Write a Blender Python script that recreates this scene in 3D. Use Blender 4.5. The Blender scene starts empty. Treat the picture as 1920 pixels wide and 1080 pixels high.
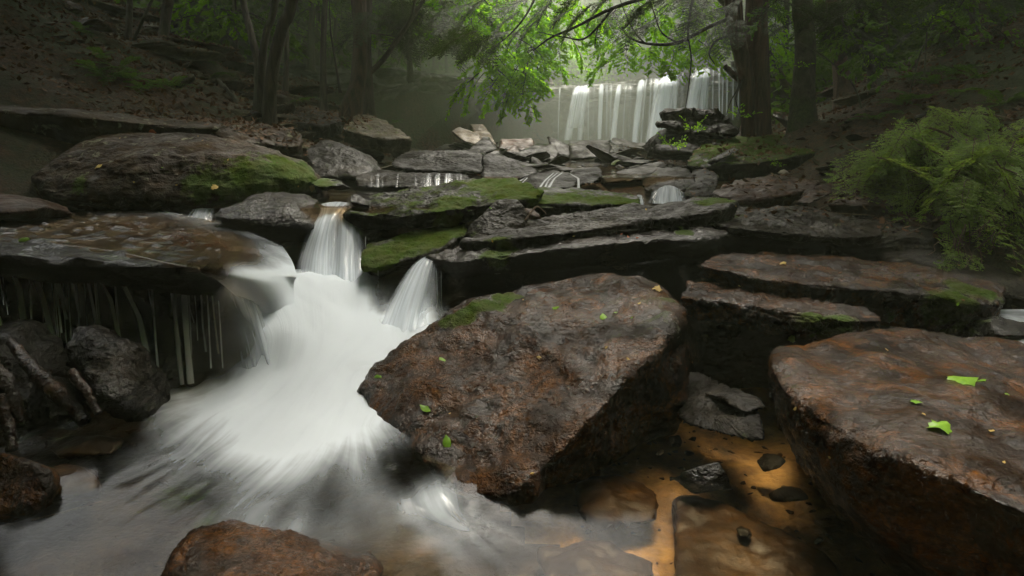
import bpy, bmesh, math, random
import numpy as np
from mathutils import Vector, Matrix, Euler
from mathutils.bvhtree import BVHTree

random.seed(7); RNG = np.random.default_rng(7)
S = bpy.context.scene
COL = S.collection
R = math.radians

# ------------------------------------------------------------------ camera
CAMZ, LENS, PITCH = 1.25, 22.0, math.atan(285/1173.33)
cam = bpy.data.cameras.new('camera'); camo = bpy.data.objects.new('camera', cam); COL.objects.link(camo)
cam.lens = LENS; cam.sensor_width = 36; cam.clip_end = 400; cam.clip_start = 0.05
camo.location = (0, 0, CAMZ); camo.rotation_euler = (math.pi/2-PITCH, 0, 0)
S.camera = camo
# ------------------------------------------------------------------ world, sun, exposure
SUN_EL, SUN_AZ = 63, 14          # azimuth measured from +Y towards +X (sun stands beyond the falls)
W = bpy.data.worlds.new('World'); S.world = W; W.use_nodes = True
wn = W.node_tree; wn.nodes.clear()
wo = wn.nodes.new('ShaderNodeOutputWorld'); bg = wn.nodes.new('ShaderNodeBackground')
sky = wn.nodes.new('ShaderNodeTexSky'); sky.sky_type = 'NISHITA'; sky.sun_disc = False
sky.sun_elevation = R(SUN_EL); sky.sun_rotation = R(SUN_AZ)
sky.air_density = 1.0; sky.dust_density = 6.0; sky.ozone_density = 0.6
bg.inputs['Strength'].default_value = 0.15
hs = wn.nodes.new('ShaderNodeHueSaturation'); hs.inputs['Saturation'].default_value = .4
wn.links.new(sky.outputs[0], hs.inputs['Color']); tn = wn.nodes.new('ShaderNodeMix'); tn.data_type = 'RGBA'; tn.blend_type = 'MULTIPLY'; tn.inputs[0].default_value = 1; tn.inputs[7].default_value = (1, .97, .88, 1)
wn.links.new(hs.outputs[0], tn.inputs[6]); wn.links.new(tn.outputs[2], bg.inputs[0]); wn.links.new(bg.outputs[0], wo.inputs[0])
sl = bpy.data.lights.new('sun', 'SUN'); so = bpy.data.objects.new('sun', sl); COL.objects.link(so)
sl.energy = 1.5; sl.angle = R(18); sl.color = (1, .95, .83)
sd = Vector((math.sin(R(SUN_AZ))*math.cos(R(SUN_EL)), math.cos(R(SUN_AZ))*math.cos(R(SUN_EL)), math.sin(R(SUN_EL))))
so.rotation_euler = sd.to_track_quat('Z', 'Y').to_euler(); so.location = (0, 0, 30)
S.view_settings.view_transform = 'Standard'; S.view_settings.look = 'None'
S.view_settings.gamma = 1; S.view_settings.use_curve_mapping = False
S.view_settings.exposure = 2.1
S.cycles.use_denoising = True
S.cycles.max_bounces = 8; S.cycles.transparent_max_bounces = 24; S.cycles.volume_bounces = 1
S.cycles.diffuse_bounces = 3; S.cycles.glossy_bounces = 2
S.cycles.use_adaptive_sampling = True; S.cycles.adaptive_threshold = 0.015
S.cycles.caustics_reflective = False; S.cycles.caustics_refractive = False
S.cycles.sample_clamp_indirect = 4

# ------------------------------------------------------------------ picture -> place
F = LENS/36*1920
cp, sp_ = math.cos(PITCH), math.sin(PITCH)
def ray(px, py):
    a, b = (px-960)/F, (540-py)/F
    return Vector((a, cp+b*sp_, -sp_+b*cp))
def D(px, py, Y):
    r = ray(px, py); t = Y/r.y
    return Vector((r.x*t, Y, CAMZ+r.z*t))
def Z(px, py, z):
    r = ray(px, py); t = (z-CAMZ)/r.z
    return Vector((r.x*t, r.y*t, z))
def to_px(P):
    P = np.asarray(P, float); x = P[..., 0]; y = P[..., 1]; z = P[..., 2]-CAMZ
    d = y*cp-z*sp_; u = y*sp_+z*cp
    d = np.maximum(d, 1e-3)
    return 960+F*x/d, 540-F*u/d

# ------------------------------------------------------------------ noise (numpy)
_p = np.random.default_rng(3).permutation(512); PERM = np.concatenate([_p, _p, _p])
_g = np.random.default_rng(5).normal(size=(512, 3)); GRAD = _g/np.linalg.norm(_g, axis=1)[:, None]
def perlin(P):
    P = np.asarray(P, float); I = np.floor(P).astype(np.int64); f = P-I; I = I & 511
    u = f*f*f*(f*(f*6-15)+10); out = 0
    for dx in (0, 1):
        for dy in (0, 1):
            for dz in (0, 1):
                h = PERM[(PERM[(PERM[(I[:, 0]+dx) & 511]+I[:, 1]+dy) & 511]+I[:, 2]+dz) & 511]
                g = GRAD[h]; w = (u[:, 0] if dx else 1-u[:, 0])*(u[:, 1] if dy else 1-u[:, 1])*(u[:, 2] if dz else 1-u[:, 2])
                out = out+w*(g[:, 0]*(f[:, 0]-dx)+g[:, 1]*(f[:, 1]-dy)+g[:, 2]*(f[:, 2]-dz))
    return out*1.5
def fbm(P, oct=4, lac=2.03, gain=.5, ridged=False):
    a = 1; s = 0; P = np.asarray(P, float)
    for i in range(oct):
        n = perlin(P+17.3*i); s = s+a*((1-2*np.abs(n)) if ridged else n); a *= gain; P = P*lac
    return s
def sstep(a, b, x): t = np.clip((x-a)/(b-a), 0, 1); return t*t*(3-2*t)

# ------------------------------------------------------------------ object helpers
def mesh(name, V, T, mats, smooth=True, midx=None):
    V = np.asarray(V, np.float32); T = np.asarray(T, np.int32); k = T.shape[1]
    m = bpy.data.meshes.new(name)
    m.vertices.add(len(V)); m.vertices.foreach_set('co', V.ravel())
    m.loops.add(T.size); m.loops.foreach_set('vertex_index', T.ravel())
    m.polygons.add(len(T)); m.polygons.foreach_set('loop_start', np.arange(0, T.size, k, dtype=np.int32))
    if midx is not None: m.polygons.foreach_set('material_index', np.asarray(midx, np.int32))
    m.polygons.foreach_set('use_smooth', np.full(len(T), smooth))
    for mt in (mats if isinstance(mats, (list, tuple)) else [mats]): m.materials.append(mt)
    m.update(calc_edges=True); m.validate(); return m
def fattr(m, name, arr):
    a = m.attributes.new(name, 'FLOAT', 'POINT'); a.data.foreach_set('value', np.asarray(arr, np.float32).ravel())
def vattr(m, name, arr):
    a = m.attributes.new(name, 'FLOAT_VECTOR', 'POINT'); a.data.foreach_set('vector', np.asarray(arr, np.float32).ravel())
def tag(o, label=None, cat=None, group=None, kind=None):
    if label: o['label'] = label
    if cat: o['category'] = cat
    if group: o['group'] = group
    if kind: o['kind'] = kind
    return o
def obj(name, m, parent=None, loc=None):
    o = bpy.data.objects.new(name, m); COL.objects.link(o)
    if parent is not None: o.parent = parent
    if loc is not None: o.location = loc
    return o
def empty(name, loc=(0, 0, 0)):
    o = bpy.data.objects.new(name, None); COL.objects.link(o); o.location = loc; o.empty_display_size = .1; return o
def world_obj(name, V, T, mats, parent=None, origin=None, smooth=True, midx=None):
    """mesh given in world coordinates, origin moved to its base (or the parent's origin)"""
    V = np.asarray(V, float)
    if parent is not None:
        V = V-np.array(parent.location); o = obj(name, mesh(name, V, T, mats, smooth, midx), parent); return o
    if origin is None:
        origin = np.array([V[:, 0].mean(), V[:, 1].mean(), V[:, 2].min()])
    o = obj(name, mesh(name, V-origin, T, mats, smooth, midx)); o.location = origin; return o
def grid_faces(n, m):
    i = np.arange(n-1)[:, None]*m+np.arange(m-1)[None, :]
    i = i.ravel(); return np.stack([i, i+1, i+m+1, i+m], 1)
def quads_to_tris(Q): return np.concatenate([Q[:, [0, 1, 2]], Q[:, [0, 2, 3]]])

# ------------------------------------------------------------------ node helpers
class NT:
    def __init__(s, name):
        s.m = bpy.data.materials.new(name); s.m.use_nodes = True; s.t = s.m.node_tree; s.t.nodes.clear()
        s.out = s.t.nodes.new('ShaderNodeOutputMaterial'); s._pos = None
    def n(s, typ, ins=None, **kw):
        nd = s.t.nodes.new(typ)
        for k, v in kw.items(): setattr(nd, k, v)
        for k, v in (ins or {}).items():
            if isinstance(v, bpy.types.NodeSocket): s.t.links.new(v, nd.inputs[k])
            else: nd.inputs[k].default_value = v
        return nd
    def pos(s):
        if s._pos is None: s._pos = s.n('ShaderNodeNewGeometry')
        return s._pos.outputs['Position']
    def noise(s, scale, detail=4, rough=.55, vec=None, dist=0, out=0, typ='FBM'):
        return s.n('ShaderNodeTexNoise', {'Vector': vec if vec is not None else s.pos(), 'Scale': scale, 'Detail': detail, 'Roughness': rough, 'Distortion': dist}, noise_type=typ).outputs[out]
    def ramp(s, fac, stops, interp='LINEAR'):
        r = s.n('ShaderNodeValToRGB', {'Fac': fac}); r.color_ramp.interpolation = interp
        el = r.color_ramp.elements
        while len(el) < len(stops): el.new(.5)
        for e, (p, c) in zip(el, stops):
            e.position = p; e.color = (c, c, c, 1) if isinstance(c, (int, float)) else (*c, 1)
        return r.outputs[0]
    def math(s, op, a, b=0, clamp=False):
        return s.n('ShaderNodeMath', {0: a, 1: b}, operation=op, use_clamp=clamp).outputs[0]
    def mix(s, f, a, b, typ='MIX'):
        c = lambda v: v if isinstance(v, bpy.types.NodeSocket) else ((*v, 1) if len(v) == 3 else v)
        nd = s.n('ShaderNodeMix', data_type='RGBA', blend_type=typ)
        for k, v in ((0, f), (6, c(a)), (7, c(b))):
            if isinstance(v, bpy.types.NodeSocket): s.t.links.new(v, nd.inputs[k])
            else: nd.inputs[k].default_value = v
        return nd.outputs[2]
    def attr(s, name, out='Fac'): return s.n('ShaderNodeAttribute', attribute_name=name).outputs[out]
    def scaled(s, vec, sc): return s.n('ShaderNodeMapping', {'Vector': vec, 'Scale': sc}).outputs[0]
    def soft_up(s, k):
        n = s.n('ShaderNodeNewGeometry').outputs['Normal']
        ab = s.n('ShaderNodeVectorMath', {0: n, 1: (0, 0, k)}, operation='ADD').outputs[0]
        return s.n('ShaderNodeVectorMath', {0: ab}, operation='NORMALIZE').outputs[0]
    def surf(s, sh): s.t.links.new(sh, s.out.inputs['Surface']); return s.m

MOSS_LO, MOSS_HI = (.006, .014, .001), (.055, .10, .005)
def rock_mat(name, dark, mid, light, wet=.6, moss=0.0, orange=0.0, bump=1.0, fine=60, lichen=0.0, spec=.5):
    t = NT(name)
    bed_ = t.noise(1.0, 5, .6, vec=t.scaled(t.pos(), (2.2, 2.2, 20)), dist=.35)
    n1 = t.noise(2.1, 6, .62, dist=.6); n2 = t.noise(11, 6, .65); n3 = t.noise(fine, 5, .6)
    col = t.ramp(n1, [(.3, dark), (.52, mid), (.72, light)])
    col = t.mix(t.ramp(n2, [(.38, .65), (.62, 0)]), col, dark)
    col = t.mix(.55, col, t.mix(1, col, t.ramp(n3, [(.25, .35), (.7, 1.6)]), 'MULTIPLY'))
    col = t.mix(t.math('MULTIPLY', t.ramp(bed_, [(.42, .6), (.55, 0)]), .8), col, dark)
    om = t.math('MULTIPLY', t.ramp(t.noise(5, 5, .7, dist=1.0), [(.48, 0), (.66, 1)]), orange)
    om = t.math('MAXIMUM', om, t.math('MULTIPLY', t.attr('rust'), t.ramp(n2, [(.35, .1), (.6, 1)])), True)
    col = t.mix(om, col, t.ramp(n3, [(.3, (.035, .012, .002)), (.7, (.15, .055, .006))]))
    if lichen > 0:
        lm = t.math('MULTIPLY', t.ramp(t.noise(7, 5, .65, dist=.4), [(.60, 0), (.66, 1)]), lichen)
        col = t.mix(lm, col, t.ramp(n3, [(.3, (.10, .11, .06)), (.7, (.24, .25, .17))]))
    # moss: on the sides that face up, and wherever the thing carries a moss patch
    nz = t.n('ShaderNodeSeparateXYZ', {0: t.n('ShaderNodeNewGeometry').outputs['Normal']}).outputs[2]
    mm = t.math('ADD', t.math('MULTIPLY', t.attr('moss'), 1.0), t.math('MULTIPLY', t.ramp(nz, [(.25, 0), (.8, 1)]), moss))
    mm = t.math('ADD', mm, t.math('MULTIPLY', t.math('SUBTRACT', t.noise(7, 7, .72, dist=.35), .5), 2.2))
    mm = t.ramp(mm, [(.52, 0), (.78, 1)])
    mcol = t.ramp(t.noise(140, 4, .7), [(.3, MOSS_LO), (.68, MOSS_HI)])
    mcol = t.mix(t.ramp(t.noise(9, 3), [(.4, 0), (.65, .7)]), mcol, (.045, .05, .006))
    col = t.mix(mm, col, mcol)
    rough = t.ramp(t.noise(7, 5, .6), [(.3, max(.11, .62-wet*.6)), (.7, max(.18, .95-wet*.75))])
    rough = t.mix(mm, rough, (.9, .9, .9))
    bed = t.noise(1.0, 5, .6, vec=t.scaled(t.pos(), (2.2, 2.2, 26)), dist=.35)
    side = t.ramp(t.math('ABSOLUTE', t.n('ShaderNodeSeparateXYZ', {0: t.n('ShaderNodeNewGeometry').outputs['True Normal']}).outputs[2]), [(.35, 1), (.8, .0)])
    b0 = t.n('ShaderNodeBump', {'Height': t.math('MULTIPLY', bed, side), 'Strength': .5, 'Distance': .03})
    crk = t.n('ShaderNodeTexVoronoi', {'Vector': t.mix(.25, t.pos(), t.noise(3, 4, .6, out=1), 'ADD'), 'Scale': 2.3}, feature='DISTANCE_TO_EDGE').outputs[0]
    crk = t.ramp(crk, [(0, 0), (.03, 1)])
    b1 = t.n('ShaderNodeBump', {'Height': t.math('ADD', t.noise(5, 6, .6, dist=.4), t.math('MULTIPLY', crk, .10)), 'Strength': .33*bump, 'Distance': .045, 'Normal': b0.outputs[0]})
    vor = t.n('ShaderNodeTexVoronoi', {'Vector': t.mix(.08, t.pos(), t.noise(30, 3, .5, out=1), 'ADD'), 'Scale': fine*.8, 'Randomness': 1.0}, feature='SMOOTH_F1')
    b2 = t.n('ShaderNodeBump', {'Height': vor.outputs[0], 'Strength': .75*bump, 'Distance': .010, 'Normal': b1.outputs[0]})
    b3 = t.n('ShaderNodeBump', {'Height': t.noise(fine*2.6, 4, .65), 'Strength': .5*bump, 'Distance': .006, 'Normal': b2.outputs[0]})
    p = t.n('ShaderNodeBsdfPrincipled', {'Base Color': col, 'Roughness': rough, 'Normal': b3.outputs[0], 'Specular IOR Level': t.ramp(t.noise(4.2, 5, .62, dist=.5), [(.38, spec*.35), (.62, min(1, spec*2.3))])})
    return t.surf(p.outputs[0])
M = {}
M['wet_brown'] = rock_mat('wet_brown_rock', (.004, .0017, .0004), (.020, .0082, .0016), (.045, .020, .0046), wet=1.0, orange=.8, bump=1.6, fine=60, spec=.19)
M['wet_black'] = rock_mat('wet_black_rock', (.004, .003, .0018), (.013, .0085, .0042), (.032, .021, .010), wet=.95, bump=1.5, fine=58, moss=.15, spec=.24)
M['dark_far'] = rock_mat('dark_stream_rock', (.003, .0025, .0015), (.008, .006, .0035), (.024, .018, .010), wet=.3, bump=1.2, fine=34, moss=.2, spec=.08)
M['moss_brown'] = rock_mat('mossy_brown_rock', (.009, .005, .002), (.036, .021, .008), (.085, .052, .021), wet=.15, moss=.12, lichen=.6, fine=45, spec=.12)
M['damp_grey'] = rock_mat('damp_grey_rock', (.004, .0033, .002), (.013, .0102, .0058), (.034, .026, .015), wet=.45, moss=.26, fine=50, spec=.10)
M['mossy'] = rock_mat('mossy_dark_rock', (.003, .003, .0015), (.009, .0068, .0035), (.022, .0165, .009), wet=.4, moss=.55, fine=50, spec=.09)
M['rusty'] = rock_mat('rusty_flat_rock', (.009, .0042, .002), (.034, .015, .006), (.07, .033, .013), wet=.3, moss=.1, fine=45, orange=.2, spec=.15)
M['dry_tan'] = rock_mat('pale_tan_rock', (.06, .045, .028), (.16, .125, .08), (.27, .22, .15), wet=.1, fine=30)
M['slope'] = rock_mat('hillside_rock', (.025, .021, .013), (.085, .072, .045), (.17, .145, .095), wet=.1, moss=.4, fine=35, lichen=.3, spec=.1)
M['amber'] = rock_mat('amber_stream_stone', (.012, .006, .0015), (.042, .020, .0045), (.10, .052, .011), wet=.5, fine=30, bump=.3, spec=.1)
M['ledge'] = rock_mat('falls_ledge_rock', (.02, .018, .014), (.05, .046, .036), (.10, .09, .07), wet=.3, moss=.35, fine=14)

def ground_mat():
    t = NT('forest_floor')
    n1 = t.noise(.9, 5, .6); n2 = t.noise(16, 6, .75); n3 = t.noise(60, 4, .7)
    col = t.ramp(n2, [(.3, (.012, .007, .003)), (.5, (.055, .024, .010)), (.68, (.12, .052, .022))])
    col = t.mix(t.ramp(n1, [(.40, 0), (.58, .8)]), col, t.ramp(n3, [(.3, (.010, .018, .004)), (.7, (.045, .07, .014))]))
    b = t.n('ShaderNodeBump', {'Height': n2, 'Strength': 1.0, 'Distance': .12})
    b2 = t.n('ShaderNodeBump', {'Height': n3, 'Strength': .7, 'Distance': .02, 'Normal': b.outputs[0]})
    return t.surf(t.n('ShaderNodeBsdfPrincipled', {'Base Color': col, 'Roughness': .85, 'Normal': b2.outputs[0]}).outputs[0])
M['ground'] = ground_mat()
def bed_mat():
    t = NT('stream_bed_sand')
    n1 = t.noise(3.2, 5, .6, dist=.5); n2 = t.noise(24, 5, .65)
    col = t.ramp(n1, [(.34, (.04, .020, .006)), (.48, (.18, .092, .022)), (.66, (.37, .21, .055))])
    col = t.mix(.6, col, t.mix(1, col, t.ramp(n2, [(.25, .4), (.7, 1.4)]), 'MULTIPLY'))
    b = t.n('ShaderNodeBump', {'Height': n2, 'Strength': .6, 'Distance': .03})
    return t.surf(t.n('ShaderNodeBsdfPrincipled', {'Base Color': col, 'Roughness': .7, 'Normal': b.outputs[0]}).outputs[0])
M['bed'] = bed_mat()

def water_mat(name, tint=(.93, .84, .66), streak=(9, 1.5, 1), foamcol=(.80, .865, .93), gain=1.0, base_rough=.12, ripple=.14, cover=1.0, fres=.9):
    """clear brown stream water; where the 'foam' attribute rises it is full of white bubbles, combed along 'flow'"""
    t = NT(name)
    fl = t.attr('flow', 'Vector'); foam = t.attr('foam')
    s1 = t.noise(1.0, 4, .55, vec=t.scaled(fl, streak), dist=.35)
    s2 = t.noise(1.0, 4, .6, vec=t.scaled(fl, (streak[0]*2.9, streak[1]*1.3, 1)), dist=.2)
    s3 = t.noise(3.2, 4, .6, vec=t.scaled(t.pos(), (1.0, 1.0, .6)), dist=.5)
    s = t.math('ADD', t.math('MULTIPLY', s1, .45), t.math('ADD', t.math('MULTIPLY', s2, .12), t.math('MULTIPLY', s3, .43)))
    s = t.ramp(s, [(.24, -0.0), (.76, 1)], 'EASE')
    # f = foam*(0.35+1.3*s) pushed towards full where foam is high
    f = t.math('MULTIPLY', foam, t.math('ADD', t.math('MULTIPLY', s, .80), .45))
    f = t.math('ADD', f, t.math('MULTIPLY', t.math('POWER', foam, 3), .55))
    f = t.math('MULTIPLY', f, gain, True)
    f = t.n('ShaderNodeMapRange', {'Value': f, 'From Min': .13, 'From Max': 1.08}, interpolation_type='SMOOTHSTEP').outputs[0]
    bump = t.n('ShaderNodeBump', {'Height': t.math('ADD', t.math('MULTIPLY', t.math('MULTIPLY', s, foam), .6), t.math('MULTIPLY', t.noise(3.5, 2, .5), .8)), 'Strength': ripple, 'Distance': .03})
    clear = t.n('ShaderNodeBsdfTransparent', {'Color': (*tint, 1)})
    gl = t.n('ShaderNodeBsdfGlossy', {'Color': (1, 1, 1, 1), 'Roughness': base_rough, 'Normal': bump.outputs[0]})
    lw = t.n('ShaderNodeLayerWeight', {'Blend': .5, 'Normal': bump.outputs[0]})
    frn = t.math('ADD', t.math('MULTIPLY', t.math('POWER', lw.outputs['Facing'], 5), fres), .02)
    wat = t.n('ShaderNodeMixShader', {0: frn, 1: clear.outputs[0], 2: gl.outputs[0]})
    df = t.n('ShaderNodeBsdfDiffuse', {'Color': (*foamcol, 1), 'Normal': t.n('ShaderNodeBump', {'Height': s, 'Strength': .14, 'Distance': .03, 'Normal': t.soft_up(1.0)}).outputs[0]})
    tr = t.n('ShaderNodeBsdfTranslucent', {'Color': (*foamcol, 1)})
    wh = t.n('ShaderNodeMixShader', {0: .28, 1: df.outputs[0], 2: tr.outputs[0]})
    mx = t.n('ShaderNodeMixShader', {0: t.math('MULTIPLY', f, cover), 1: wat.outputs[0], 2: wh.outputs[0]})
    return t.surf(mx.outputs[0])
M['pool'] = water_mat('torrent_water', fres=.45)
M['shelf_water'] = water_mat('shelf_water', tint=(.87, .74, .56), streak=(5, 1.2, 1), base_rough=.12, fres=.35, gain=.8)
M['still'] = water_mat('upper_pool_water', tint=(.45, .33, .2), streak=(4, 20, 1), base_rough=.1, ripple=.12, fres=.45)
def fall_mat(name, streak=14, col=(.76, .82, .88), dens=1.0):
    """falling water: a veil of white strands, thin between them"""
    t = NT(name)
    fl = t.attr('flow', 'Vector'); op = t.attr('foam')
    s1 = t.noise(1.0, 3, .5, vec=t.scaled(fl, (streak, .55, 1))); s2 = t.noise(1.0, 3, .55, vec=t.scaled(fl, (streak*3.1, .9, 1)))
    s = t.ramp(t.math('ADD', t.math('MULTIPLY', s1, .62), t.math('MULTIPLY', s2, .38)), [(.33, .10), (.66, 1)])
    f = t.math('MULTIPLY', t.math('MULTIPLY', t.math('ADD', t.math('MULTIPLY', op, .45), s), op), dens, True)
    df = t.n('ShaderNodeBsdfDiffuse', {'Color': (*col, 1), 'Normal': t.soft_up(.8)}); tr = t.n('ShaderNodeBsdfTranslucent', {'Color': (*col, 1)})
    wh = t.n('ShaderNodeMixShader', {0: .45, 1: df.outputs[0], 2: tr.outputs[0]})
    gl = t.n('ShaderNodeBsdfGlossy', {'Color': (1, 1, 1, 1), 'Roughness': .25})
    cl = t.n('ShaderNodeMixShader', {0: .035, 1: t.n('ShaderNodeBsdfTransparent').outputs[0], 2: gl.outputs[0]})
    edge = t.math('MULTIPLY', op, 3.0, True)
    cl2 = t.n('ShaderNodeMixShader', {0: edge, 1: t.n('ShaderNodeBsdfTransparent').outputs[0], 2: cl.outputs[0]})
    return t.surf(t.n('ShaderNodeMixShader', {0: f, 1: cl2.outputs[0], 2: wh.outputs[0]}).outputs[0])
M['fall'] = fall_mat('falling_water'); M['fall_near'] = fall_mat('near_cascade_water', 9, dens=.74)
M['drip'] = fall_mat('dripping_water', 3, col=(.86, .90, .93), dens=1.3)

def leaf_mat(name, lo, hi, trans=.5, rough=.45):
    t = NT(name)
    n = t.noise(3.5, 3, .6); n2 = t.noise(60, 2, .5)
    col = t.ramp(t.math('ADD', t.math('MULTIPLY', n, .6), t.math('MULTIPLY', n2, .4)), [(.35, lo), (.65, hi)])
    p = t.n('ShaderNodeBsdfPrincipled', {'Base Color': col, 'Roughness': rough, 'Specular IOR Level': .15})
    tr = t.n('ShaderNodeBsdfTranslucent', {'Color': t.mix(.0, col, col)})
    tr2 = t.mix(1, col, (1.7, 1.6, .5), 'MULTIPLY'); t.t.links.new(tr2, tr.inputs[0])
    return t.surf(t.n('ShaderNodeMixShader', {0: trans, 1: p.outputs[0], 2: tr.outputs[0]}).outputs[0])
M['leaf_bright'] = leaf_mat('bright_green_leaves', (.10, .25, .004), (.24, .48, .008), .68)
M['leaf_canopy'] = leaf_mat('canopy_leaves', (.045, .105, .014), (.11, .21, .026), .5)
M['hemlock_dark'] = leaf_mat('dark_hemlock_needles', (.012, .026, .007), (.035, .065, .014), .25)
M['hemlock_bush'] = leaf_mat('hemlock_bush_needles', (.10, .165, .04), (.25, .36, .10), .5)
M['fern'] = leaf_mat('fern_fronds', (.03, .075, .012), (.08, .16, .025), .4)
M['fallen_leaf'] = leaf_mat('fallen_green_leaf', (.07, .17, .010), (.17, .31, .018), .1, .4)
M['fallen_yellow'] = leaf_mat('fallen_yellow_leaf', (.30, .20, .05), (.45, .33, .10), .1, .5)
M['litter'] = leaf_mat('leaf_litter', (.030, .015, .007), (.135, .068, .030), .05, .7)
M['ember'] = leaf_mat('red_brown_leaf', (.22, .04, .015), (.35, .10, .03), .1, .5)
def bark_mat(name, lo, hi, moss=.2, sc=(14, 14, 2.2)):
    t = NT(name)
    v = t.scaled(t.pos(), sc); n = t.noise(1, 6, .7, vec=v, dist=.6); n2 = t.noise(40, 4, .6)
    col = t.ramp(n, [(.35, lo), (.65, hi)])
    mm = t.math('MULTIPLY', t.ramp(t.noise(2.6, 5, .65), [(.46, 0), (.62, 1)]), moss)
    col = t.mix(mm, col, t.ramp(n2, [(.3, (.02, .035, .01)), (.7, (.09, .12, .04))]))
    b = t.n('ShaderNodeBump', {'Height': n, 'Strength': 1, 'Distance': .05}); b2 = t.n('ShaderNodeBump', {'Height': n2, 'Strength': .5, 'Distance': .01, 'Normal': b.outputs[0]})
    return t.surf(t.n('ShaderNodeBsdfPrincipled', {'Base Color': col, 'Roughness': .8, 'Normal': b2.outputs[0]}).outputs[0])
M['bark'] = bark_mat('grey_brown_bark', (.015, .011, .007), (.085, .065, .045), .35)
M['bark_red'] = bark_mat('reddish_hemlock_bark', (.018, .009, .005), (.10, .052, .032), .15)
M['bark_lichen'] = bark_mat('lichened_bark', (.02, .018, .012), (.10, .095, .065), .9, (9, 9, 7))
M['twig'] = bark_mat('dark_twig', (.008, .006, .004), (.03, .022, .014), .1, (30, 30, 30))
M['root'] = bark_mat('dry_root', (.05, .03, .015), (.16, .10, .055), .1, (30, 30, 30))
M['wetwood'] = rock_mat('wet_dead_wood', (.006, .004, .003), (.028, .016, .009), (.09, .045, .022), wet=.8, fine=45, orange=.3, bump=1.2, spec=.3)

# ------------------------------------------------------------------ ground
def interp(x, xs, ys): return np.interp(x, xs, ys)
LX = [-30, -9, -5.5, -3.5, -2.2, -1.2, .4, 2.2, 3.6, 4.6, 5.6, 6.6, 9, 30]
LY = [13, 13.5, 14.5, 16, 17.0, 18.3, 21, 21.5, 20.2, 18.2, 16, 15.2, 14.5, 12]
def ledgeY(x): return interp(x, LX, LY)
LEDGE_Z = 2.85
def ground_z(X, Y, noise=True):
    X = np.asarray(X, float); Y = np.asarray(Y, float)
    base = interp(Y, [-5, 3.2, 3.6, 4.3, 4.9, 6.1, 6.6, 9, 15, 21], [-.22, -.22, .0, .30, .50, .55, .72, .80, .86, .88])
    xl = interp(Y, [0, 3, 4.5, 6, 8, 11, 15, 21], [-5.2, -4.6, -4.0, -3.2, -2.1, -2.0, -2.6, -4])
    xr = interp(Y, [0, 3, 4.5, 6, 8, 11, 15, 21], [3.2, 2.9, 2.7, 2.9, 2.7, 3.5, 7.5, 9])
    dl = np.maximum(0, xl-X); dr = np.maximum(0, X-xr)
    dbk = np.maximum(0, -6-Y+.25*X)  # unseen bank behind the camera, added to block low sky light
    z = base+.55*dbk+.50*dl**1.04+.62*np.minimum(dr, 1.2)+.46*np.maximum(dr-1.2, 0)
    zt = z
    ly = ledgeY(X)
    up = sstep(.5, 1.1, Y-ly)
    hi = LEDGE_Z-.1+.30*np.maximum(0, Y-ly-5)+.0*X+.35*np.maximum(0, np.abs(X-3)-6)
    z = np.where(hi > z, z*(1-up)+hi*up, z)
    if noise:
        sh = X.shape; P = np.stack([X.ravel(), Y.ravel(), 0*X.ravel()], 1)
        amp = .25+.75*sstep(0, 1.5, np.maximum(dl, dr)).ravel()
        n = (.22*fbm(P*.6, 4)+.05*fbm(P*3, 3))*amp
        z = z+n.reshape(sh)
    return np.minimum(z, 16)
n = 330
u = np.linspace(-1, 1, n); gx = 34*np.sign(u)*np.abs(u)**1.7; v = np.linspace(0, 1, n); v2 = np.linspace(-1, 1, n); gy = 4+62*np.sign(v2)*np.abs(v2)**1.7; gy = np.where(gy < 4, 4+(gy-4)*.5, gy)
GX, GY = np.meshgrid(gx, gy); GZ = ground_z(GX, GY)
V = np.stack([GX.ravel(), GY.ravel(), GZ.ravel()], 1)
M['bed_dark'] = rock_mat('brown_stream_bed', (.008, .004, .0015), (.035, .018, .006), (.085, .045, .014), wet=.3, fine=24, spec=.2)
gm = mesh('ground', V, grid_faces(n, n), [M['ground'], M['bed'], M['bed_dark']])
Q = grid_faces(n, n); cz = V[Q].mean(1)
inbed = ((cz[:, 1] < 3.6) & (cz[:, 0] > -4.4) & (cz[:, 0] < 2.4) & (cz[:, 2] < .3)).astype(np.int32)
inbed[(inbed == 1) & (cz[:, 0] < .05+.45*fbm(cz*1.7, 4))] = 2
gm.polygons.foreach_set('material_index', inbed)
ground = tag(obj('ground', gm), kind='structure')
def gz(x, y): return float(ground_z(np.array([x]), np.array([y]))[0])

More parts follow.
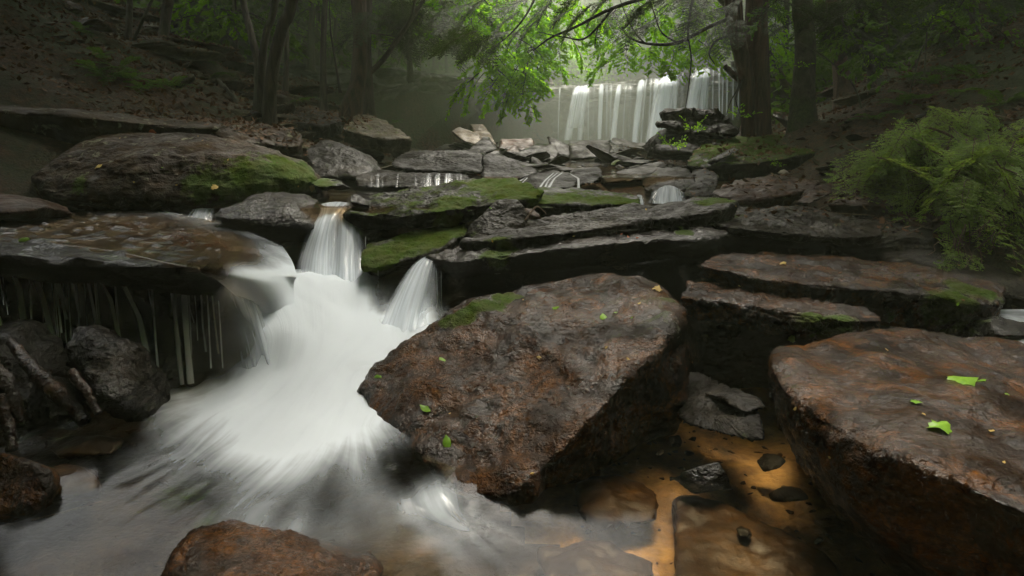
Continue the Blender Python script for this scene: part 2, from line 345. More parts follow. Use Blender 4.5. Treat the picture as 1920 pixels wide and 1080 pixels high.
# ------------------------------------------------------------------ rocks
_ico = {}
def ico(k):
    if k not in _ico:
        bm = bmesh.new(); bmesh.ops.create_icosphere(bm, subdivisions=k, radius=1)
        Vv = np.array([v.co[:] for v in bm.verts]); T = np.array([[v.index for v in f.verts] for f in bm.faces])
        bm.free(); _ico[k] = (Vv/np.linalg.norm(Vv, axis=1)[:, None], T)
    return _ico[k]
def hull_geo(pts, res=5, p=16, amp=.02, freq=2.5, strata=.012, sfreq=14, tilt=(0, 0), seed=0, crease=.0, grow=1.03, chips=.022, fine=1.0):
    pts = np.array([tuple(q) for q in pts], float)
    lo, hi = pts.min(0), pts.max(0); c = (lo+hi)/2; s = np.maximum((hi-lo)/2, .01)
    q = (pts-c)/s
    bm = bmesh.new()
    for a in q: bm.verts.new(a)
    r = bmesh.ops.convex_hull(bm, input=bm.verts)
    pl = {}
    for f in bm.faces:
        f.normal_update(); nn = np.array(f.normal); d = float(np.dot(nn, np.array(f.verts[0].co)))
        if f.calc_area() < 1e-5: continue
        if d < 0: nn, d = -nn, -d
        pl[tuple(np.round(nn, 2))] = (nn, max(d, .08))
    bm.free()
    N = np.array([a for a, b in pl.values()]); Dd = np.array([b for a, b in pl.values()])
    U, T = ico(res)
    f = np.maximum(U@N.T/Dd, 1e-6); fp = f**p; r = fp.sum(1)**(-1/p)*grow
    Vv = U*r[:, None]*s+c
    nrm = ((f**(p-1))/Dd)@N/s; nrm /= np.linalg.norm(nrm, axis=1)[:, None]
    size = float(np.prod(s))**(1/3)
    P = Vv*freq/ max(size, .05)*.35+seed*3.7
    d = amp*size*2.2*fbm(P, 5)
    if crease: d = d-crease*size*np.maximum(0, fbm(P*1.1+9, 3, ridged=True)-.9)
    # layered stone: courses step in and out along the bedding, mostly on the sides
    hz = Vv[:, 2]+tilt[0]*Vv[:, 0]+tilt[1]*Vv[:, 1]
    lay = hz*sfreq+.8*fbm(Vv*1.7+seed, 2)
    st = perlin(np.stack([np.floor(lay)*.37+seed, Vv[:, 0]*1.5, Vv[:, 1]*1.5], 1))
    side = np.sqrt(np.clip(1-nrm[:, 2]**2, 0, 1))
    q = fbm(Vv*3.1/max(size, .25)**.6+seed*1.3, 3)*3.2; fq = q-np.floor(q); chip = (np.floor(q)+sstep(.55, 1, fq))/3.2
    d = d+chips*chip*(.35+.65*side)
    if res >= 6:
        d = d+.0045*fine*fbm(Vv*7+seed, 3, ridged=True)+.0062*fine*fbm(Vv*22, 4, gain=.62)
    Vv = Vv+nrm*(d+strata*st*side*2.2)[:, None]
    return Vv, T
ROCKS = []       # (object) used for placing moss and leaves
def rock(name, label, pts, mat, back=None, group=None, cat='boulder', more=None, **kw):
    """pts: points of the rock's hull in the world; back=(dy,dz): the same outline again, further from us"""
    sets = [pts]+(more or [])
    Vs, Ts, off = [], [], 0
    for i, ps in enumerate(sets):
        ps = list(ps)
        if back: ps += [Vector(q)+Vector((0, back[0], back[1])) for q in ps]
        Vv, T = hull_geo(ps, seed=len(ROCKS)+i*.5, **kw); Vs.append(Vv); Ts.append(T+off); off += len(Vv)
    Vv = np.concatenate(Vs); T = np.concatenate(Ts)
    o = world_obj(name, Vv, T, M[mat]); tag(o, label, cat, group); ROCKS.append(o)
    fattr(o.data, 'moss', np.zeros(len(Vv))); fattr(o.data, 'rust', np.zeros(len(Vv)))
    return o
Dl = lambda *ps: [D(*p) for p in ps]
def slab(name, label, top, thick, mat, inset=.08, under=None, **kw):
    kw.setdefault('chips', .045); kw['p'] = max(kw.get('p', 16), 30)
    """top: world points of the upper face; the lower face is the same one, drawn in"""
    c = sum((Vector(t) for t in top), Vector())/len(top)
    bot = [Vector(t)+(c-Vector(t))*inset-Vector((0, 0, thick)) for t in top]
    return rock(name, label, list(top)+bot, mat, **kw)
BIG = rock('boulder', 'huge wet brown boulder in the centre with green leaves stuck to its sloping face',
    [Z(672, 745, -.05), Z(745, 855, -.1), Z(865, 955, -.08), Z(1000, 965, -.08), Z(1090, 905, -.08), Z(1268, 800, -.08), D(1285, 560, 3.0), D(1292, 600, 2.75),
     D(1200, 520, 3.5), D(1060, 505, 3.6), D(960, 528, 3.5), D(860, 575, 3.3), D(790, 608, 3.15), D(700, 660, 3.0), D(671, 700, 2.9), D(685, 770, 2.65),
     D(1230, 660, 2.5), D(1120, 760, 2.28), D(1030, 870, 2.03), D(950, 940, 1.93), D(870, 940, 1.97), D(750, 845, 2.3), D(1040, 640, 2.95),
     Z(1290, 700, -.2), Vector((.1, 3.6, -.2)), Vector((.9, 3.7, -.2))],
    'wet_brown', res=7, p=22, amp=.035, freq=4, strata=.004, sfreq=9, crease=.05)
RIGHT = rock('boulder', 'broad brown boulder at the lower right with a flat top and dark undercut side',
    [D(1425, 650, 2.32), D(1500, 622, 2.5), D(1640, 612, 2.6), D(1800, 615, 2.65), D(1960, 640, 2.6), D(2300, 700, 2.4), D(2500, 900, 1.8), D(2300, 1100, 1.1), D(1960, 960, 1.22), D(1850, 905, 1.33), D(1700, 850, 1.47),
     D(1560, 785, 1.68), D(1440, 712, 1.98), D(1424, 680, 2.15), D(1440, 790, 1.9), D(1500, 880, 1.72), D(1600, 960, 1.58), Z(1530, 930, -.1), Z(1640, 1040, -.1), Z(1470, 830, -.2), Z(1800, 1180, -.1), D(2400, 1300, 1.0)],
    'wet_brown', res=7, p=20, amp=.03, freq=3, strata=.004, crease=.03)
rock('stone', 'rounded brown rock breaking the water at the bottom edge',
     [D(315, 1040, 1.63), D(335, 988, 1.70), D(390, 972, 1.72), D(480, 992, 1.70), D(600, 1012, 1.70), D(720, 1070, 1.62), D(640, 1120, 1.42), D(400, 1130, 1.35), D(330, 1110, 1.4), Z(330, 1060, -.15), Z(720, 1060, -.15), Z(600, 1200, -.15), Z(300, 1200, -.15)],
     'wet_brown', res=6, amp=.025, p=14)
rock('stone', 'dark rounded rock standing in the water at the left edge',
     [D(-60, 850, 2.05), D(20, 848, 2.05), D(85, 870, 2.03), D(108, 905, 2.0), D(95, 945, 1.95), D(30, 968, 1.9), D(-80, 980, 1.85), Z(-70, 870, -.15), Z(100, 900, -.15), Z(40, 980, -.15), Z(-100, 1000, -.15)],
     'wet_brown', res=6, amp=.02, p=12)
rock('stone', 'bright orange stone under water beside the dark rock at the left edge',
     [Z(95, 880, .012), Z(150, 872, .012), Z(185, 885, -.0), Z(180, 925, -.02), Z(110, 935, -.02), Z(90, 900, -.02), Z(100, 870, -.15), Z(190, 880, -.15), Z(190, 940, -.15), Z(90, 950, -.15)],
     'amber', res=5, amp=.02, p=8)
rock('boulder', 'oblong black boulder glistening under the dripping shelf',
     Dl((118, 610, 2.75), (150, 598, 2.78), (215, 640, 2.7), (255, 690, 2.66), (282, 770, 2.6), (240, 785, 2.5), (190, 778, 2.48), (125, 668, 2.62), (112, 630, 2.7), (160, 700, 2.5), (220, 760, 2.42)),
     'wet_black', back=(.22, -.12), res=6, amp=.04, p=9, crease=.04)
rock('boulder', 'narrow upright black rock left of the oblong glistening boulder',
     Dl((48, 712, 2.62), (75, 700, 2.62), (100, 740, 2.55), (108, 800, 2.5), (70, 812, 2.48), (40, 780, 2.5)), 'wet_black', back=(.2, -.1), res=5, amp=.05, p=9)
rock('boulder', 'jagged black rock at the left edge below the dripping shelf',
     Dl((-80, 640, 2.8), (10, 640, 2.8), (45, 690, 2.7), (60, 800, 2.52), (20, 850, 2.42), (-80, 860, 2.4)), 'wet_black', back=(.3, 0), res=6, amp=.07, p=9, crease=.05)
rock('boulder', 'low dark rock in the shadow behind the left water drips',
     Dl((350, 665, 3.15), (400, 655, 3.15), (430, 680, 3.1), (440, 710, 3.05), (380, 735, 3.0), (340, 720, 3.05)), 'wet_black', back=(.2, -.1), res=5, amp=.04)
# shelf with the drips
SH = .62
slab('shelf', 'broad rock shelf on the left that water runs over and drips from',
     [Z(-500, 460, SH), Z(-120, 456, SH), Z(60, 460, SH), Z(230, 476, SH), Z(350, 502, SH-.0), Z(440, 516, SH-.05), Z(500, 524, SH-.12), Z(532, 514, SH-.16), Z(530, 480, SH-.10), Z(430, 425, SH-.01), Z(300, 395, SH+.01), Z(0, 388, SH+.01), Z(-500, 388, SH+.01)],
     -0+.085, 'wet_black', inset=.06, cat='rock shelf', res=7, p=30, amp=.006, freq=3, strata=.02, sfreq=16, chips=.02, grow=1.0, fine=4)
rock('rock_wall', 'dark hollow rock face behind the dripping water', [Vector((-3.9, 3.35, -.3)), Vector((-3.9, 3.55, .5)), Vector((-1.7, 3.55, .5)), Vector((-1.55, 3.45, -.3)), Vector((-3.9, 4.4, .5)), Vector((-1.8, 4.1, .5)), Vector((-3.9, 4.4, -.3)), Vector((-1.7, 4.1, -.3))],
     'wet_black', cat='rock face', res=6, p=26, amp=.05, strata=.03, sfreq=12)
rock('rock_wall', 'dark rock base under the brown water tongue', [Vector((-2.1, 3.35, -.3)), Vector((-1.8, 3.5, .42)), Vector((-1.45, 3.6, .36)), Vector((-1.4, 3.65, -.2)), Vector((-1.6, 4.0, .40)), Vector((-1.8, 4.1, .45)), Vector((-1.5, 4.0, .0)), Vector((-2.0, 4.2, -.3))],
     'wet_black', cat='rock face', res=6, p=14, amp=.05)
# left bank
rock('boulder', 'large lichen-spotted brown boulder with a mossy right end on the left shelf',
     Dl((60, 345, 5.2), (30, 332, 5.4), (130, 270, 5.8), (200, 252, 6.2), (330, 246, 6.3), (430, 252, 6.3), (530, 285, 6.0), (575, 300, 5.8), (590, 330, 5.6), (560, 350, 5.4), (470, 366, 5.2), (300, 378, 5.0), (100, 372, 5.0), (290, 282, 5.3), (420, 292, 5.3)),
     'moss_brown', back=(.5, -.25), res=7, p=16, amp=.03, freq=3, strata=.012, sfreq=10, crease=.04)
slab('slab', 'long grey-brown slab overhanging the large lichen-spotted boulder on the left',
     Dl((-300, 185, 6.2), (-100, 200, 5.9), (200, 222, 6.1), (400, 240, 6.4), (410, 222, 7.2), (250, 188, 8.0), (80, 165, 8.2), (0, 150, 8.2), (-300, 130, 8.2)), .26, 'moss_brown', inset=.06, cat='rock slab', res=7, p=30, amp=.012, strata=.02, sfreq=9)
slab('slab', 'short lichen-edged slab ending the overhang above the mossy boulder',
     Dl((375, 236, 6.5), (430, 262, 6.3), (560, 275, 6.6), (568, 250, 7.0), (500, 232, 7.5), (400, 220, 7.4)), .16, 'moss_brown', inset=.08, cat='rock slab', res=6, p=24, amp=.02, strata=.015)
slab('slab', 'upper slab at the left edge above the long overhang',
     Dl((-200, 150, 8.4), (60, 158, 8.2), (165, 172, 8.2), (178, 155, 8.6), (100, 130, 9.3), (0, 113, 9.6), (-200, 95, 9.6)), .22, 'slope', inset=.06, cat='rock slab', res=6, p=24, amp=.015, strata=.02)
slab('slab', 'long mossy outcrop ledge high on the left hillside above the ferns', Dl((90, 112, 10.2), (230, 125, 9.9), (335, 128, 9.8), (355, 112, 10.6), (240, 96, 11), (120, 84, 11.2)), .24, 'moss_brown', cat='rock slab', res=6, amp=.02, strata=.03)
slab('slab', 'upper outcrop ledge near the top of the left hillside', Dl((170, 78, 11.3), (390, 104, 10.8), (400, 92, 11.6), (300, 70, 12.2), (190, 58, 12.2)), .22, 'slope', cat='rock slab', res=6, amp=.02, strata=.03)
slab('slab', 'flat grey slab on the left bank before the stem clump', Dl((330, 186, 8.7), (400, 202, 8.4), (462, 212, 8.3), (478, 196, 9.0), (420, 178, 9.5), (350, 168, 9.6)), .16, 'slope', cat='rock slab', res=6, amp=.02, strata=.02)
slab('slab', 'broken slab right of the stem clump on the left bank', Dl((520, 225, 9.2), (600, 235, 9.0), (640, 228, 9.4), (630, 208, 10.2), (550, 205, 10.2)), .2, 'damp_grey', cat='rock slab', res=6, amp=.02, strata=.02)
slab('slab', 'sloping slab below the big misty trunk', Dl((640, 240, 9.2), (720, 262, 8.8), (770, 258, 9.2), (720, 225, 10.4), (670, 215, 10.6)), .2, 'slope', cat='rock slab', res=6, amp=.02, strata=.02)
rock('rock_wall', 'shadowed bank face under the long overhanging slab', [Vector((-7, 6.6, .2)), Vector((-7, 6.8, 1.25)), Vector((-3.0, 6.9, 1.1)), Vector((-2.2, 7.1, .4)), Vector((-7, 8.6, 1.2)), Vector((-2.6, 8.4, 1.0)), Vector((-7, 8.6, .2)), Vector((-2.2, 8.4, .3))],
     'wet_black', cat='rock face', res=6, p=20, amp=.04, strata=.03)
rock('stone', 'flat amber-brown stone under the left end of the large boulder', Dl((-150, 372, 4.6), (0, 362, 5.0), (60, 370, 4.8), (85, 385, 4.6), (0, 400, 4.3), (-150, 400, 4.3)), 'rusty', back=(.3, -.1), res=5)
rock('stone', 'small dark stone between the mossy boulder and the upper pool', Dl((578, 342, 5.6), (600, 333, 5.8), (632, 336, 5.8), (644, 346, 5.6), (600, 352, 5.5)), 'wet_black', back=(.2, -.05), res=4)
rock('boulder', 'black angular rock left of the middle cascade', Dl((395, 402, 4.35), (470, 368, 4.7), (520, 358, 4.9), (580, 362, 4.9), (596, 395, 4.7), (588, 425, 4.4), (520, 425, 4.2), (430, 415, 4.2), (520, 392, 4.3)),
     'wet_black', back=(.3, -.15), res=6, p=18, amp=.03)
rock('rock_wall', 'dark rock behind the white pool left of the middle cascade', [D(400, 425, 4.25), D(590, 400, 4.7), D(530, 465, 4.8), D(420, 450, 4.5), D(590, 400, 5.2), D(420, 400, 5.2), D(590, 520, 5.0), D(420, 500, 5.0)],
     'wet_black', cat='rock face', res=5, p=14, amp=.04)
rock('rock_wall', 'wet rock face behind the middle cascade', [D(585, 400, 4.7), D(720, 395, 4.6), D(740, 520, 4.6), D(570, 525, 4.5), D(585, 390, 5.3), D(740, 385, 5.3), D(740, 520, 5.0), D(580, 520, 5.0)],
     'wet_black', cat='rock face', res=5, p=14, amp=.04)
rock('stone', 'small pointed dark stone at the lip of the middle cascade', Dl((655, 378, 4.65), (660, 362, 4.8), (682, 372, 4.8), (690, 386, 4.6)), 'wet_black', back=(.12, -.03), res=4)
rock('boulder', 'dark block with a sloping right shoulder below the left hillside', Dl((570, 285, 7.0), (600, 262, 7.4), (640, 272, 7.4), (690, 300, 7.2), (698, 320, 6.9), (670, 335, 6.6), (590, 335, 6.6)), 'damp_grey', back=(.6, -.05), res=6, amp=.02)
# central slabs
slab('slab', 'long dark mossy slab stretching across above the middle cascade',
     Dl((640, 400, 4.55), (760, 405, 4.35), (880, 388, 4.45), (1000, 372, 4.6), (1020, 358, 4.9), (950, 336, 5.6), (880, 342, 5.6), (760, 352, 5.4), (690, 372, 5.1)), .12, 'mossy', inset=.1, cat='rock slab', res=7, p=18, amp=.035, freq=4, strata=.012)
slab('slab', 'moss-covered flat slab continuing right of the long dark slab',
     Dl((1000, 380, 4.75), (1100, 385, 4.7), (1195, 382, 4.9), (1198, 368, 5.3), (1100, 356, 5.7), (1010, 352, 5.7)), .12, 'mossy', inset=.08, cat='rock slab', res=6, p=18, amp=.02)
rock('boulder', 'mossy wedge of rock between the two cascades',
     Dl((670, 480, 4.0), (690, 458, 4.25), (780, 440, 4.35), (850, 412, 4.6), (875, 412, 4.6), (868, 440, 4.3), (830, 470, 4.05), (730, 500, 3.9), (680, 508, 3.9)), 'mossy', back=(.25, -.1), res=6, p=16, amp=.035)
rock('boulder', 'peaked grey wet stone leaning on the long slanting slab', Dl((868, 440, 4.25), (905, 400, 4.35), (945, 373, 4.45), (970, 380, 4.45), (990, 405, 4.35), (985, 425, 4.25), (940, 442, 4.1), (900, 452, 4.05)), 'damp_grey', back=(.25, -.1), res=6, p=18, amp=.02)
rock('stone', 'thin reddish stone beside the peaked grey stone', Dl((978, 388, 4.45), (1000, 392, 4.5), (1012, 410, 4.4), (985, 415, 4.4)), 'rusty', back=(.12, -.04), res=4)
slab('slab', 'long slanting grey slab like a plank across the centre',
     Dl((870, 452, 4.0), (950, 448, 3.9), (1150, 425, 4.0), (1350, 396, 4.2), (1376, 380, 4.4), (1340, 368, 4.7), (1200, 384, 4.6), (1050, 402, 4.5), (960, 418, 4.4), (900, 436, 4.25)), .09, 'damp_grey', inset=.05, cat='rock slab', res=7, p=24, amp=.015, strata=.01)
slab('slab', 'dark brown slab under the slanting grey plank slab',
     Dl((800, 478, 3.95), (850, 492, 3.75), (960, 478, 3.7), (1200, 450, 3.8), (1340, 450, 3.85), (1368, 436, 4.0), (1340, 418, 4.3), (1200, 425, 4.3), (1000, 440, 4.3), (880, 460, 4.2)), .10, 'wet_black', inset=.1, cat='rock slab', res=7, p=20, amp=.02)
rock('rock_wall', 'deep shadowed rock behind the huge central boulder', [D(800, 480, 4.3), D(1380, 470, 4.3), D(1380, 560, 4.0), D(820, 590, 3.9), D(800, 480, 5.0), D(1380, 460, 5.0), D(1380, 560, 5), D(800, 580, 5)],
     'wet_black', cat='rock face', res=5, p=14, amp=.05)
slab('slab', 'grey-green lichened slab right of the centre above a dark gap',
     Dl((1310, 408, 4.35), (1360, 425, 4.1), (1480, 438, 4.0), (1600, 446, 4.0), (1655, 440, 4.1), (1650, 415, 4.5), (1560, 402, 4.75), (1500, 388, 5.0), (1400, 395, 4.8)), .06, 'damp_grey', inset=.1, cat='rock slab', res=7, p=20, amp=.022, strata=.012)
slab('slab', 'wide wet brown slab with a mossy right end stepping down on the right',
     Dl((1310, 495, 3.5), (1420, 520, 3.25), (1560, 535, 3.15), (1700, 548, 3.1), (1850, 575, 3.05), (1888, 555, 3.25), (1860, 530, 3.5), (1700, 492, 3.9), (1500, 480, 4.0), (1370, 478, 3.9)), .17, 'wet_brown', inset=.07, cat='rock slab', res=7, p=20, amp=.02, strata=.015)
slab('slab', 'lower wet brown slab with a green edge beside the huge boulder',
     Dl((1275, 560, 3.2), (1400, 572, 3.0), (1500, 590, 2.85), (1590, 600, 2.8), (1655, 600, 2.85), (1640, 585, 3.0), (1500, 555, 3.2), (1380, 535, 3.4), (1290, 528, 3.5)), .10, 'wet_brown', inset=.07, cat='rock slab', res=7, p=20, amp=.02, strata=.015)
rock('rock_wall', 'black hollow under the stacked slabs on the right', [Vector((1.1, 3.3, -.3)), Vector((1.1, 3.4, .25)), Vector((2.6, 3.3, .2)), Vector((2.9, 3.2, -.3)), Vector((1.1, 4.2, .4)), Vector((3.4, 4.2, .4)), Vector((1.1, 4.2, -.3)), Vector((3.4, 4.2, -.3))],
     'wet_black', cat='rock face', res=6, p=20, amp=.05, strata=.03)
rock('rock_wall', 'dark rock wall under the grey-green lichened slab', [Vector((1.2, 4.3, .2)), Vector((1.2, 4.35, .62)), Vector((2.9, 4.3, .6)), Vector((3.2, 4.2, .2)), Vector((1.2, 5.2, .65)), Vector((3.4, 5.2, .65)), Vector((1.2, 5.2, .2)), Vector((3.4, 5.2, .2))],
     'wet_black', cat='rock face', res=6, p=20, amp=.05, strata=.03)
rock('stone', 'small wet stone in the dark gap beside the huge boulder', Dl((1385, 745, 2.5), (1425, 740, 2.5), (1440, 762, 2.4), (1400, 775, 2.35), (1350, 745, 2.5)), 'dark_far', back=(.3, -.1), res=5)  # darker stone material stands in for the shade of the gap
rock('boulder', 'wet ledge darkened for shade at the back of the gap beside the right boulder', Dl((1300, 738, 2.75), (1360, 742, 2.65), (1430, 785, 2.35), (1440, 812, 2.2), (1300, 765, 2.6), (1280, 795, 2.5), (1440, 835, 2.1)), 'dark_far', back=(.35, -.02), res=6, chips=0)  # shade of the gap put into the colour by a darker material
rock('boulder', 'dark sloping bank rock beneath the hemlock bush', Dl((1650, 470, 4.3), (1720, 440, 4.6), (1850, 480, 4.2), (1900, 540, 3.8), (1860, 550, 3.6), (1700, 500, 3.9), (2000, 500, 4.0), (2050, 600, 3.5)), 'wet_black', back=(.5, -.1), res=6)
rock('stone', 'black stone with white water round it at the right edge', Dl((1850, 600, 3.0), (1880, 592, 3.05), (1930, 605, 3.0), (1960, 630, 2.85), (1880, 630, 2.85)), 'wet_black', back=(.2, -.08), res=5)
slab('slab', 'brown-topped slab behind the slanting plank on the right', Dl((1330, 362, 5.4), (1380, 378, 5.2), (1470, 366, 5.3), (1528, 350, 5.6), (1530, 338, 6.2), (1440, 328, 6.6), (1370, 345, 6.0)), .12, 'rusty', inset=.12, cat='rock slab', res=6, p=20, amp=.02)
slab('slab', 'low reddish-brown slab below the hemlock bush', Dl((1550, 382, 5.0), (1620, 385, 4.9), (1700, 384, 5.0), (1705, 370, 5.3), (1660, 356, 5.6), (1600, 360, 5.5)), .10, 'rusty', inset=.1, cat='rock slab', res=6, p=16, amp=.02)
slab('slab', 'big moss-topped slab below the twin trunks', Dl((1290, 312, 7.2), (1400, 305, 6.9), (1490, 292, 6.9), (1525, 285, 7.0), (1520, 262, 8.0), (1430, 246, 9.0), (1360, 250, 9.0), (1310, 275, 8.2)), .28, 'mossy', inset=.12, cat='rock slab', res=6, p=16, amp=.03, strata=.02)
rock('slab', 'tilted pale flake of rock on the moss-topped slab', Dl((1335, 300, 6.9), (1380, 273, 7.2), (1388, 280, 7.1), (1345, 305, 6.8)), 'damp_grey', back=(.2, -.03), res=4, cat='rock slab')
slab('slab', 'small reddish slab at the back edge of the grey-green lichened slab', Dl((1385, 402, 4.9), (1430, 402, 4.9), (1425, 390, 5.2), (1395, 388, 5.2)), .06, 'rusty', cat='rock slab', res=4)
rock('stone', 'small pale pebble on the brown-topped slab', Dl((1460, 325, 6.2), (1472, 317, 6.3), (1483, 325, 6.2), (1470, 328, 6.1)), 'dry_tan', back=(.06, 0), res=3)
rock('stone', 'brown stone wedged left of the low reddish slab', Dl((1505, 378, 5.2), (1520, 355, 5.4), (1560, 345, 5.5), (1560, 362, 5.3), (1520, 382, 5.1)), 'rusty', back=(.3, -.05), res=5)
# middle distance
rock('boulder', 'long dark rock with strata above the little step falls', Dl((735, 300, 7.4), (760, 288, 7.8), (895, 282, 7.8), (905, 300, 7.4), (900, 325, 6.9), (770, 322, 6.9), (735, 312, 7.1)), 'dark_far', back=(.6, 0), res=6, p=24, amp=.015, strata=.03, sfreq=22)
rock('boulder', 'wedge-shaped dark rock right of the long strata rock', Dl((905, 292, 7.4), (930, 288, 7.6), (1005, 312, 7.2), (1010, 325, 6.9), (960, 338, 6.6), (905, 338, 6.6)), 'dark_far', back=(.5, -.05), res=6, amp=.02)
rock('boulder', 'wet brown step rock that the little falls run over', Dl((668, 330, 6.5), (700, 324, 6.8), (860, 326, 6.8), (875, 335, 6.5), (870, 352, 6.15), (670, 350, 6.15)), 'dark_far', back=(.4, 0), res=6, p=24, amp=.02)
rock('boulder', 'pale tan pointed slab below the falls', Dl((845, 245, 12), (862, 238, 12.2), (900, 252, 12), (905, 275, 11.5), (870, 265, 11.6)), 'dry_tan', back=(.7, -.1), res=5)
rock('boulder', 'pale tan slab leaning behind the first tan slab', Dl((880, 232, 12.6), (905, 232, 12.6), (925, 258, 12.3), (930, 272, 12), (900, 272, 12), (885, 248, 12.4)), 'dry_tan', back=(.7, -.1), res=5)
rock('boulder', 'rounded reddish stone in mid-stream in front of the far cave', Dl((934, 278, 10), (940, 262, 10.5), (995, 260, 10.5), (1003, 270, 10.2), (990, 284, 9.8)), 'rusty', back=(.5, 0), res=5, amp=.03)
rock('boulder', 'dark pyramid stone in front of the pale tan slabs', Dl((880, 280, 9.5), (905, 258, 10), (915, 258, 10), (932, 280, 9.6), (900, 292, 9.2)), 'dark_far', back=(.4, 0), res=5)
rock('boulder', 'square dark block standing before the foot of the falls', Dl((1072, 300, 10), (1070, 272, 10.5), (1095, 264, 10.8), (1135, 262, 10.8), (1147, 275, 10.5), (1140, 295, 10)), 'dark_far', back=(.5, 0), res=5, p=24, amp=.02)
rock('boulder', 'tilted dark shard left of the square block', Dl((1030, 256, 11), (1040, 260, 11), (1072, 275, 10.6), (1070, 295, 10.2), (1040, 290, 10.3), (1028, 262, 10.8)), 'dark_far', back=(.3, 0), res=5, p=24)
rock('boulder', 'grey-green flat-topped rock left of the tilted shard', Dl((965, 290, 9.2), (1000, 275, 9.6), (1040, 272, 9.8), (1048, 290, 9.2), (1030, 305, 8.8), (980, 308, 8.8)), 'dark_far', back=(.5, 0), res=5, p=20)
rock('stone', 'orange-brown stone beside the grey-green flat-topped rock', Dl((950, 283, 9.4), (965, 275, 9.6), (975, 285, 9.4), (960, 295, 9.2)), 'rusty', back=(.2, 0), res=4)
rock('boulder', 'smooth dark stone parting the small brown cascade', Dl((1068, 330, 6.6), (1080, 318, 6.9), (1125, 315, 6.9), (1132, 330, 6.6), (1110, 345, 6.3), (1075, 345, 6.3)), 'dark_far', back=(.3, 0), res=5)
rock('boulder', 'brown water-covered rock of the small cascade', Dl((985, 345, 6.3), (1000, 330, 6.6), (1040, 322, 6.9), (1085, 330, 6.6), (1075, 355, 6.0), (1010, 358, 5.9)), 'dark_far', back=(.4, 0), res=5)
rock('slab', 'long thin grey slab tilted towards the stream', Dl((1130, 330, 7.2), (1240, 300, 7.9), (1250, 312, 7.5), (1200, 335, 6.9), (1140, 345, 6.6)), 'dark_far', back=(.4, -.05), res=5, cat='rock slab', p=24)
rock('boulder', 'dark rock above the fan-shaped little fall', Dl((1215, 345, 6.6), (1240, 318, 7.1), (1290, 315, 7.1), (1310, 345, 6.4), (1290, 362, 6.1), (1220, 362, 6.1)), 'dark_far', back=(.4, 0), res=5)
rock('boulder', 'dark rock beside the fan-shaped little fall', Dl((1300, 350, 6.2), (1330, 318, 6.8), (1350, 330, 6.5), (1340, 370, 5.8), (1300, 375, 5.7)), 'dark_far', back=(.5, 0), res=5)

# scattered stones: a few shapes, each copy a thing of its own
PROTO = []
for k in range(9):
    rr = np.random.default_rng(50+k); nn = 11
    pts = rr.normal(size=(nn, 3)); pts /= np.linalg.norm(pts, axis=1)[:, None]; pts *= np.array([1, rr.uniform(.55, .9), rr.uniform(.22, .55)])
    Vv, T = hull_geo(pts, res=4, p=20, amp=.03, freq=2, strata=.02, sfreq=9, seed=k)
    PROTO.append((Vv, T))
_pm = {}
def proto_mesh(k, mat):
    if (k, mat) not in _pm:
        m = mesh('stone', PROTO[k][0], PROTO[k][1], M[mat]); _pm[(k, mat)] = m
    return _pm[(k, mat)]
def stone_at(P, size, mat, label, group, name='stone', cat='stone', tilt=.25, sink=.3, flat=1.0, rg=random):
    o = obj(name, proto_mesh(rg.randrange(9), mat)); o.location = P+Vector((0, 0, size*.3*(1-sink*2)*flat)); o.scale = (size, size*rg.uniform(.7, 1.1), size*rg.uniform(.7, 1.1)*flat)
    o.rotation_euler = (rg.uniform(-tilt, tilt), rg.uniform(-tilt, tilt), rg.uniform(0, 6.28)); tag(o, label, cat, group); ROCKS.append(o); return o
rg = random.Random(11)
def field(n, x0, x1, y0, y1, size, mats, label, group, cat='stone', flat=1.0, tilt=.25, test=None, zoff=0):
    c = 0; tries = 0
    while c < n and tries < n*20:
        tries += 1
        x, y = rg.uniform(x0, x1), rg.uniform(y0, y1)
        z = gz(x, y); px, py = to_px((x, y, z))
        if test and not test(px, py, x, y): continue
        stone_at(Vector((x, y, z+zoff)), rg.uniform(*size)*(1 if rg.random() < .8 else 1.6), rg.choice(mats), label, group, cat=cat, flat=flat, tilt=tilt, rg=rg); c += 1
def where(px, py):
    return ('far left', 'left', 'centre left', 'centre right', 'right', 'far right')[min(5, max(0, int(px/320)))]
_field = field
def pebbles(n, x0, x1, y0, y1, size, mat, label, zoff, test, flat=.6):
    Vs, Ts, off, c = [], [], 0, 0; rn = np.random.default_rng(n)
    while c < n:
        x, y = rn.uniform(x0, x1), rn.uniform(y0, y1); z = gz(x, y); px, py = to_px((x, y, z))
        if not test(px, py): continue
        V, T = PROTO3[rn.integers(0, 9)]; a = rn.uniform(0, 6.28); sc = rn.uniform(*size); ca, sa = math.cos(a), math.sin(a)
        W_ = V*np.array([1, rn.uniform(.7, 1.1), flat])*sc; W_ = np.stack([W_[:, 0]*ca-W_[:, 1]*sa, W_[:, 0]*sa+W_[:, 1]*ca, W_[:, 2]+W_[:, 0]*rn.uniform(-.3, .3)], 1)+np.array([x, y, z+zoff])
        Vs.append(W_); Ts.append(T+off); off += len(V); c += 1
    o = obj('pebbles', mesh('pebbles', np.concatenate(Vs), np.concatenate(Ts), M[mat])); tag(o, label, 'pebbles', kind='stuff'); return o
PROTO3 = []
for k in range(9):
    rr = np.random.default_rng(150+k); pts = rr.normal(size=(10, 3)); pts /= np.linalg.norm(pts, axis=1)[:, None]; pts *= np.array([1, rr.uniform(.55, .9), rr.uniform(.35, .6)])
    PROTO3.append(hull_geo(pts, res=3, p=24, amp=.03, strata=.01, seed=k, chips=.01))
field(60, -7.5, -1.6, 8, 15.5, (.18, .50), ['slope', 'slope', 'damp_grey', 'moss_brown'], 'lichened hillside rock among the trunks on the left bank', 'rocks strewn over the left hillside', cat='rock', tilt=.45, test=lambda px, py, x, y: 320 < px < 960 and py > 120)
